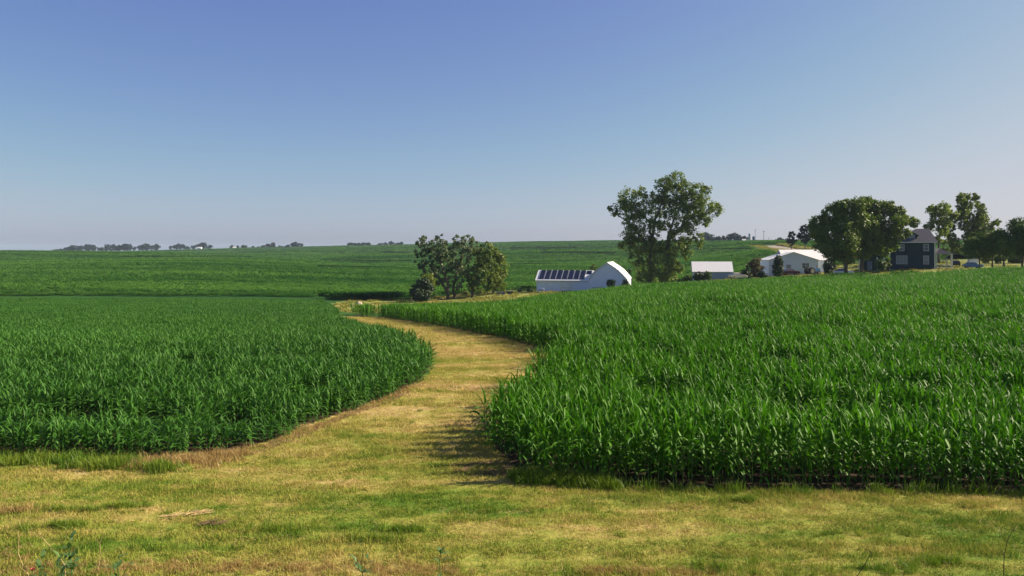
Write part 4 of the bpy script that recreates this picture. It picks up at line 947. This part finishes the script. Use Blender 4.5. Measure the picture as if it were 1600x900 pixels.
# carport
cpt = place('carport', 1496, 193, R(-28), 'dark arched carport with white posts beside the navy house', 'carport')
arc = [(2.3 * math.cos(t), 1.9 + 1.0 * math.sin(t)) for t in np.linspace(math.pi, 0, 9)]
roof_slabs(cpt, arc, 0, 5.5, .14, M['navy'], 'arched_roof')
MB().prism([(x * .97, z - .02) for x, z in arc[::-1]], 5.2, 5.3).build('back_panel', M['dark'], cpt)
for xx in (-2.2, 2.2):
    for yy in (.2, 5.0): MB().box(xx - .11, xx + .11, yy - .1, yy + .1, -.5, 1.88).build('post', M['trim'], cpt)
MB().box(2.5, 4.4, 2.0, 2.2, -.5, 2.4).build('side_panel', M['trim'], cpt)

# distant buildings
def far_block(px, Y, wpx, hpx, label, name='distant_barn', wall='p_white'):
    Y = skyline(px, Y - 350, Y + 300) - 25
    x, y = at(px, Y); k = Y / F; r_ = tag(empty(name, (x, y, hz(x, y)), random.uniform(-.3, .3)), label, 'barn')
    gable_shed(r_, wpx * k, wpx * k * .7, hpx * k * .62, hpx * k, wall, 'white_roof', ridge='x')
far_block(311, 1340, 6, 4, 'tiny white building in front of the distant trees')
far_block(366, 1340, 4.5, 4, 'tiny white building between two distant low trees')
far_block(64, 1380, 9, 2.6, 'tiny pale long building on the far skyline, left of all tree lines')
far_block(1163, 830, 5, 4.5, 'tiny white building on the hill beside the blue silo')
def silo(px, Y, wpx, py0, mat, label):
    x, y = at(px, Y); k = Y / F; z = hz(x, y); h = zof(py0, Y) - z; r = wpx * k / 2; root = tag(empty('silo', (x, y, z)), label, 'silo', 'silos on the hill')
    m = MB(); m.tube([(0, 0, -1), (0, 0, h - r * .6)], [r, r], 14); m.build('drum', M[mat], root, False)
    m = MB(); m.tube([(0, 0, h - r * .6), (0, 0, h - r * .25), (0, 0, h)], [r * 1.02, r * .75, r * .1], 14); m.build('dome', M[mat], root, True)
silo(1177.5, 850, 3.8, 369, 'silo_blue', 'dark blue silo on the hill skyline')
silo(1171.5, 870, 4.0, 364.5, 'silo_pale', 'pale taller silo next to the dark blue one')
def pole(px, Y, py0, label):
    x, y = at(px, Y); z = hz(x, y); h = zof(py0, Y) - z; root = tag(empty('utility_pole', (x, y, z)), label, 'pole', 'poles by the road crest')
    m = MB(); m.tube([(0, 0, -.5), (0, 0, h)], [.17, .12], 7); m.build('post', M['wood'], root)
    MB().box(-1.1, 1.1, -.06, .06, h - .9, h - .75).build('crossarm', M['wood'], root)
    for xx in (-1.0, .0, 1.0): m = MB(); m.tube([(xx, 0, h - .75), (xx, 0, h - .55)], [.05, .04], 6); m.build('insulator', M['trim'], root)
pole(1193.5, 560, 360, 'thin wooden utility pole at the road crest'); pole(1180, 640, 358, 'thin wooden utility pole behind the blue silo')
pole(1201, 900, 371, 'short far utility pole beyond the road crest')

# ------------------------------------------------------------------ vehicles and yard things
def wheel(parent, x, y, r, w=.2):
    m = MB(); n = 16; v = []; f = []
    for s_i, (yy, rr2) in enumerate(((-w / 2, r * .92), (-w / 2 + .03, r), (w / 2 - .03, r), (w / 2, r * .92))):
        v += [(x + rr2 * math.cos(2 * math.pi * k / n), y + yy, r + rr2 * math.sin(2 * math.pi * k / n)) for k in range(n)]
    for s_i in range(3):
        for k in range(n): f.append((s_i * n + k, s_i * n + (k + 1) % n, (s_i + 1) * n + (k + 1) % n, (s_i + 1) * n + k))
    f += [tuple(range(n)), tuple(range(3 * n, 4 * n))[::-1]]
    o = m.add(v, f).build('wheel', M['tyre'], parent)
    m = MB(); sgn = -1 if y < 0 else 1; m.tube([(x, y + sgn * (w / 2 - .04), r), (x, y + sgn * (w / 2 + .015), r)], [r * .6, r * .55], 12); m.build('rim', M['rim'], o)
def car(name, px, Y, rz, mat, label, L=4.5, h=1.45, dz=0.0, cat='car'):
    root = place(name, px, Y, rz, label, cat, -dz); k = L / 4.5; W_ = .88
    side = [(-2.2, .45), (-2.25, .75), (-2.1, .92), (-1.2, 1.0), (1.25, .98), (2.05, .88), (2.22, .7), (2.2, .42), (1.7, .3), (-1.7, .3)]
    m = MB(); n = len(side); v = []
    for yy, sx in ((-W_, .97), (-W_ + .12, 1), (W_ - .12, 1), (W_, .97)): v += [(x * k * sx, yy, z if sx == 1 else .36 + (z - .36) * .95) for x, z in side]
    f = [tuple(range(n)), tuple(range(3 * n, 4 * n))[::-1]]
    for s_i in range(3):
        for q_ in range(n): f.append((s_i * n + q_, (s_i + 1) * n + q_, (s_i + 1) * n + (q_ + 1) % n, s_i * n + (q_ + 1) % n))
    m.add(v, f).build('body', M[mat], root, False)
    b_ = [(-1.75, -.80), (1.0, -.80), (1.0, .80), (-1.75, .80)]; t_ = [(-1.2, -.62), (.25, -.62), (.25, .62), (-1.2, .62)]
    m = MB(); m.add([(x * k, y, .97) for x, y in b_] + [(x * k, y, h - .06) for x, y in t_], [(3, 2, 1, 0), (0, 1, 5, 4), (1, 2, 6, 5), (2, 3, 7, 6), (3, 0, 4, 7), (4, 5, 6, 7)]); m.build('cabin_glass', M['glass'], root)
    m = MB(); m.add([(x * k * 1.02, y * 1.03, h - .063) for x, y in t_] + [(x * k * .9, y * .85, h) for x, y in t_], [(3, 2, 1, 0), (0, 1, 5, 4), (1, 2, 6, 5), (2, 3, 7, 6), (3, 0, 4, 7), (4, 5, 6, 7)]); m.build('roof', M[mat], root)
    for x in (-1.35, 1.35):
        for y in (-.78, .78): wheel(root, x * k, y, .32)
    for y in (-.6, .6):
        MB().box(2.15 * k, 2.235 * k, y - .17, y + .17, .62, .76).build('headlight', M['trim'], root); MB().box(-2.27 * k, -2.2 * k, y - .15, y + .15, .68, .84).build('tail_light', M['p_red'], root)
    return root
car('parked_car', 1153, 195, R(8), 'p_cream', 'cream car parked near the little shed, mostly hidden by corn', dz=.3)
car('parked_car', 1236, 191, R(4), 'p_red', 'dark red car parked before the big white shed', L=3.9, dz=.5)
car('parked_car', 1318, 182, R(-20), 'p_white', 'white car parked in the shade beneath the broad tree', dz=.2)
car('parked_car', 1520, 186, R(-10), 'p_blue', 'bright blue car parked under the lane trees', L=4.1, dz=-.1)
car('parked_car', 1494, 194.5, R(62), 'p_black', 'dark car standing inside the arched carport', dz=0)
# tractor at the shed's shaded end
tr = place('tractor', 1270, 190, R(20), 'dark tractor with large rear wheels at the end of the big white shed', 'tractor', -.3)
wheel(tr, -.9, -.8, .85, .4); wheel(tr, -.9, .8, .85, .4); wheel(tr, 1.3, -.6, .45, .25); wheel(tr, 1.3, .6, .45, .25)
m = MB(); m.box(-.3, 1.9, -.35, .35, .75, 1.45); m.build('hood', M['p_blue'], tr); m = MB(); m.box(-1.4, -.3, -.5, .5, .7, 1.2); m.build('seat_deck', M['p_black'], tr)
m = MB(); m.tube([(-.3, 0, 1.2), (-.55, 0, 1.75)], [.04, .04], 6); m.tube([(-.62, -.25, 1.75), (-.5, 0, 1.82), (-.62, .25, 1.75)], [.03, .03, .03], 5); m.build('steering_wheel', M['tyre'], tr)
m = MB(); m.tube([(1.3, .15, 1.45), (1.3, .15, 2.2)], [.05, .05], 7); m.build('exhaust_pipe', M['tyre'], tr)
# garden machines on the grass
gmz = place('garden_tractor', 782, 176, R(6), 'low blue-grey garden tractor on the grass between grove and barn', 'mower')
m = MB(); m.prism([(-.1, .3), (.95, .3), (.98, .62), (.8, .74), (-.1, .78)], -.28, .28); m.build('hood', M['p_grey'], gmz)
MB().box(-.9, -.1, -.42, .42, .28, .42).build('deck', M['p_grey'], gmz); m = MB(); m.box(-.75, -.3, -.22, .22, .43, .56); m.box(-.85, -.74, -.22, .22, .43, .95); m.build('seat', M['p_black'], gmz)
m = MB(); m.tube([(-.05, 0, .7), (-.2, 0, 1.05)], [.025, .025], 6); m.build('steering_column', M['tyre'], gmz)
for x, r in ((-.6, .28), (.65, .2)):
    for y in (-.42, .42): wheel(gmz, x, y, r, .18)
ct = place('garden_cart', 796, 176, R(3), 'small dark cart standing behind the garden tractor', 'cart')
m = MB(); m.add([(-.6, -.4, .3), (.6, -.4, .3), (.6, .4, .3), (-.6, .4, .3), (-.75, -.5, .85), (.75, -.5, .85), (.75, .5, .85), (-.75, .5, .85)], [(3, 2, 1, 0), (0, 1, 5, 4), (1, 2, 6, 5), (2, 3, 7, 6), (3, 0, 4, 7), (4, 5, 6, 7)]); m.build('tub', M['p_black'], ct)
for y in (-.48, .48): wheel(ct, 0, y, .26, .14)
m = MB(); m.tube([(-.7, 0, .4), (-1.3, 0, .35)], [.03, .03], 6); m.build('drawbar', M['tyre'], ct)
# white tank at the solar barn wall
tk = place('storage_tank', 845.5, 194, R(-8), 'small white tank lying on legs before the solar barn wall', 'tank', 0)
tk.location.z = max(tk.location.z, zof(458, 194))
m = MB(); m.tube([(-.75, 0, .75), (-.62, 0, .75), (.62, 0, .75), (.75, 0, .75)], [.2, .38, .38, .2], 14); m.build('tank', M['p_white'], tk, True)
for x in (-.4, .4): MB().box(x - .06, x + .06, -.3, .3, -.3, .42).build('leg', M['trim'], tk)
# rocks where the path meets the track
def rock(px, py, rpx, label, seed):
    x, y = hit(px, py); k = y / F; r = rpx * k; q = np.random.default_rng(seed); bm_v = []; f = []; nu, nv = 10, 6
    for j in range(nv + 1):
        for i in range(nu):
            a_, b_ = 2 * math.pi * i / nu, math.pi * j / nv; d = np.array([math.sin(b_) * math.cos(a_), math.sin(b_) * math.sin(a_), math.cos(b_) * .55])
            bm_v.append(d * r * (1 + .22 * math.sin(3 * d[0] + seed) + .18 * math.sin(5 * d[1] + 2 * seed) + .05 * q.normal()))
    for j in range(nv):
        for i in range(nu): f.append((j * nu + i, (j + 1) * nu + i, (j + 1) * nu + (i + 1) % nu, j * nu + (i + 1) % nu))
    o = bpy.data.objects.new('boulder', np_mesh('boulder', np.array(bm_v), np.array(f), M['stone'])); o.location = (x, y, hz(x, y) + r * .2); tag(link(o), label, 'boulder')
rock(560, 477, 6.5, 'large pale boulder on the track where the two corn fields meet', 1)
rock(551, 480, 3.5, 'smaller pale boulder beside the large one on the track', 2)
rock(467, 459, 2.6, 'lone pale boulder on the strip between the lower corn and the far crop', 3)

# ------------------------------------------------------------------ foreground weeds
def blade(m, p, az, L, W_, elev, droop=R(50), n=5):
    x = z = 0.0; ang = elev; L_ = L / (n - 1); pts = []
    for i in range(n):
        t = i / (n - 1); w = W_ * (math.sin(math.pi * min(.98, .12 + .88 * t))) * .5 + .001; pts.append((x, z, w)); x += math.cos(ang) * L_; z += math.sin(ang) * L_; ang -= droop / (n - 1)
    v = []
    for x, z, w in pts:
        for s_i in (-1, 1): v.append((p[0] + x * math.cos(az) - s_i * w * math.sin(az), p[1] + x * math.sin(az) + s_i * w * math.cos(az), p[2] + z))
    m.add(v, [(2 * i, 2 * i + 1, 2 * i + 3, 2 * i + 2) for i in range(n - 1)])
def weed(px, py_top, Y, label, seed, leafy=16, fork=True, mat='weed'):
    x, y = at(px, Y); z = hz(x, y); h = zof(py_top, Y) - z; rnd = random.Random(seed); root = tag(empty('thistle_weed', (x, y, z)), label, 'weed', 'weeds at the roadside')
    top = Vector((rnd.uniform(-.06, .06), rnd.uniform(-.05, .05), h)); pts, rad = wavy((0, 0, -.05), top, .012, .005, rnd, 6, .02); m = MB(); m.tube(pts, rad, 6)
    tips = [pts]
    if fork:
        for s_i in (-1, 1):
            b_ = pts[3]; e = b_ + Vector((s_i * rnd.uniform(.07, .14), rnd.uniform(-.08, .08), h * rnd.uniform(.25, .38))); q_, w = wavy(b_, e, .007, .003, rnd, 4, .05); m.tube(q_, w, 5); tips.append(q_)
    m.build('stem', M[mat], root, True)
    for i in range(leafy):
        tp = tips[0] if i % 3 or not fork else tips[1 + (i // 3) % 2]; t = rnd.uniform(.15, .98); p = tp[min(len(tp) - 1, int(t * len(tp)))]
        l = MB(); blade(l, p, rnd.uniform(0, 6.28), rnd.uniform(.14, .28) * (1.2 - .5 * t), rnd.uniform(.04, .07), rnd.uniform(R(20), R(75))); l.build('leaf', M[mat], root)
    return root
weed(113, 842, 12.9, 'tallest pale green thistle-like weed near the bottom corner', 1, 30)
weed(58, 874, 12.6, 'dark green weed next to the red blossom', 2, 14, False)
weed(187, 872, 12.7, 'slender green weed right of the tallest weed', 3, 14)
weed(568, 846, 12.9, 'branching green weed with a nodding tip, nearer the middle', 4, 18)
weed(687, 866, 12.8, 'short upright green weed right of the branching one', 5, 14, False)
weed(88, 872, 12.5, 'low pale weed close below the tallest weed', 6, 12, False)
def dry_stalk(pts, Y, label, seed, mat='straw', twigs=3):
    x0, y0 = at(pts[0][0], Y); z0 = hz(x0, y0); rnd = random.Random(seed); root = tag(empty('dry_stalk', (x0, y0, z0)), label, 'stalk', 'dry stalks at the roadside')
    P_ = [Vector(((px - 800) / F * Y - x0, i * .03, zof(py, Y) - z0)) for i, (px, py) in enumerate(pts)]; P_ = [Vector((P_[0].x, 0, -.05))] + P_
    m = MB(); m.tube(P_, [.008 - .005 * i / len(P_) for i in range(len(P_))], 5); m.build('stem', M[mat], root)
    for i in range(twigs):
        b_ = P_[-1 - (i % 2)]; e = b_ + Vector((rnd.uniform(-.1, .1), rnd.uniform(-.06, .06), rnd.uniform(.02, .12))); m = MB(); m.tube([b_, b_.lerp(e, .5) + Vector((0, 0, .01)), e], [.004, .003, .002], 4); m.build('twig', M[mat], root)
dry_stalk([(44, 898), (34, 885), (25, 868), (24, 842)], 12.6, 'pale dry stalk bending up at the bottom corner', 1)
dry_stalk([(102, 884), (88, 868), (62, 842), (38, 832)], 12.8, 'long pale dry stalk leaning across the tallest weed', 2)
dry_stalk([(1340, 899), (1352, 884), (1364, 866)], 12.7, 'short dark twig leaning on the grass', 3, 'deadstalk')
dry_stalk([(1568, 893), (1571, 868), (1578, 846), (1588, 832)], 12.7, 'tall thin dark stalk near the bottom edge of the grass', 4, 'deadstalk')
dry_stalk([(152, 898), (155, 870), (153, 852)], 12.6, 'upright pale dry stalk between two green weeds', 5)
# red blossom
fx_, fy_ = at(51, 12.5); fz = hz(fx_, fy_); fl = tag(empty('wildflower', (fx_, fy_, fz)), 'single red blossom on a short stem at the bottom corner', 'flower'); ht = zof(891, 12.5) - fz
m = MB(); m.tube([(0, 0, -.03), (.01, 0, ht * .5), (0, 0, ht)], [.006, .005, .004], 5); m.build('stem', M['weed'], fl)
for i in range(9):
    l = MB(); blade(l, (0, 0, ht), i * .7, .055, .035, R(20 + 20 * (i % 3)), R(30), 4); l.build('petal', M['red'], fl)
# straw heap lines on the turf
def straw_wisp(pts, n, label, seed, mat='straw'):
    q = np.random.default_rng(seed); p = np.array([hit(*a_) for a_ in pts]); m = MB()
    for i in range(n):
        t = q.uniform(0, len(p) - 1.001); k = int(t); c = p[k] + (p[k + 1] - p[k]) * (t - k) + q.normal(0, .06, 2); a_ = q.uniform(0, 6.28) * .3; L = q.uniform(.08, .22); z = hz(*c) + q.uniform(.03, .09)
        d = np.array([math.cos(a_), math.sin(a_)]) * L; m.add([(c[0] - d[0], c[1] - d[1], z), (c[0] - d[0] * .2, c[1] - d[1] * .2 + .012, z + .01), (c[0] + d[0], c[1] + d[1], z + q.uniform(-.02, .03)), (c[0], c[1] - .012, z)], [(0, 1, 2, 3)])
    tag(m.build('straw_litter', M[mat], None), label, 'straw', kind='stuff')
straw_wisp([(262, 812), (300, 806), (328, 802)], 60, 'pale wisp of cut straw on the turf', 1)
straw_wisp([(315, 822), (352, 822)], 50, 'dark wisp of dead stalks on the turf', 2, 'deadstalk')

# ------------------------------------------------------------------ air
hzm = bpy.data.materials.new('air'); hzm.use_nodes = True; nt = hzm.node_tree; nt.nodes.clear()
pv = nt.nodes.new('ShaderNodeVolumePrincipled'); pv.inputs['Density'].default_value = 0.00009; pv.inputs['Color'].default_value = (.60, .79, 1.0, 1); pv.inputs['Anisotropy'].default_value = 0.0
om = nt.nodes.new('ShaderNodeOutputMaterial'); nt.links.new(pv.outputs[0], om.inputs['Volume'])
zmin, zmax = float(GZ.min()) - 1.5, max(48.0, float(GZ.max()) + 5)
tag(MB().box(-6100, 6100, -6100, 6100, zmin, zmax).build('haze', hzm), 'thin pale summer haze over the far fields', kind='stuff')
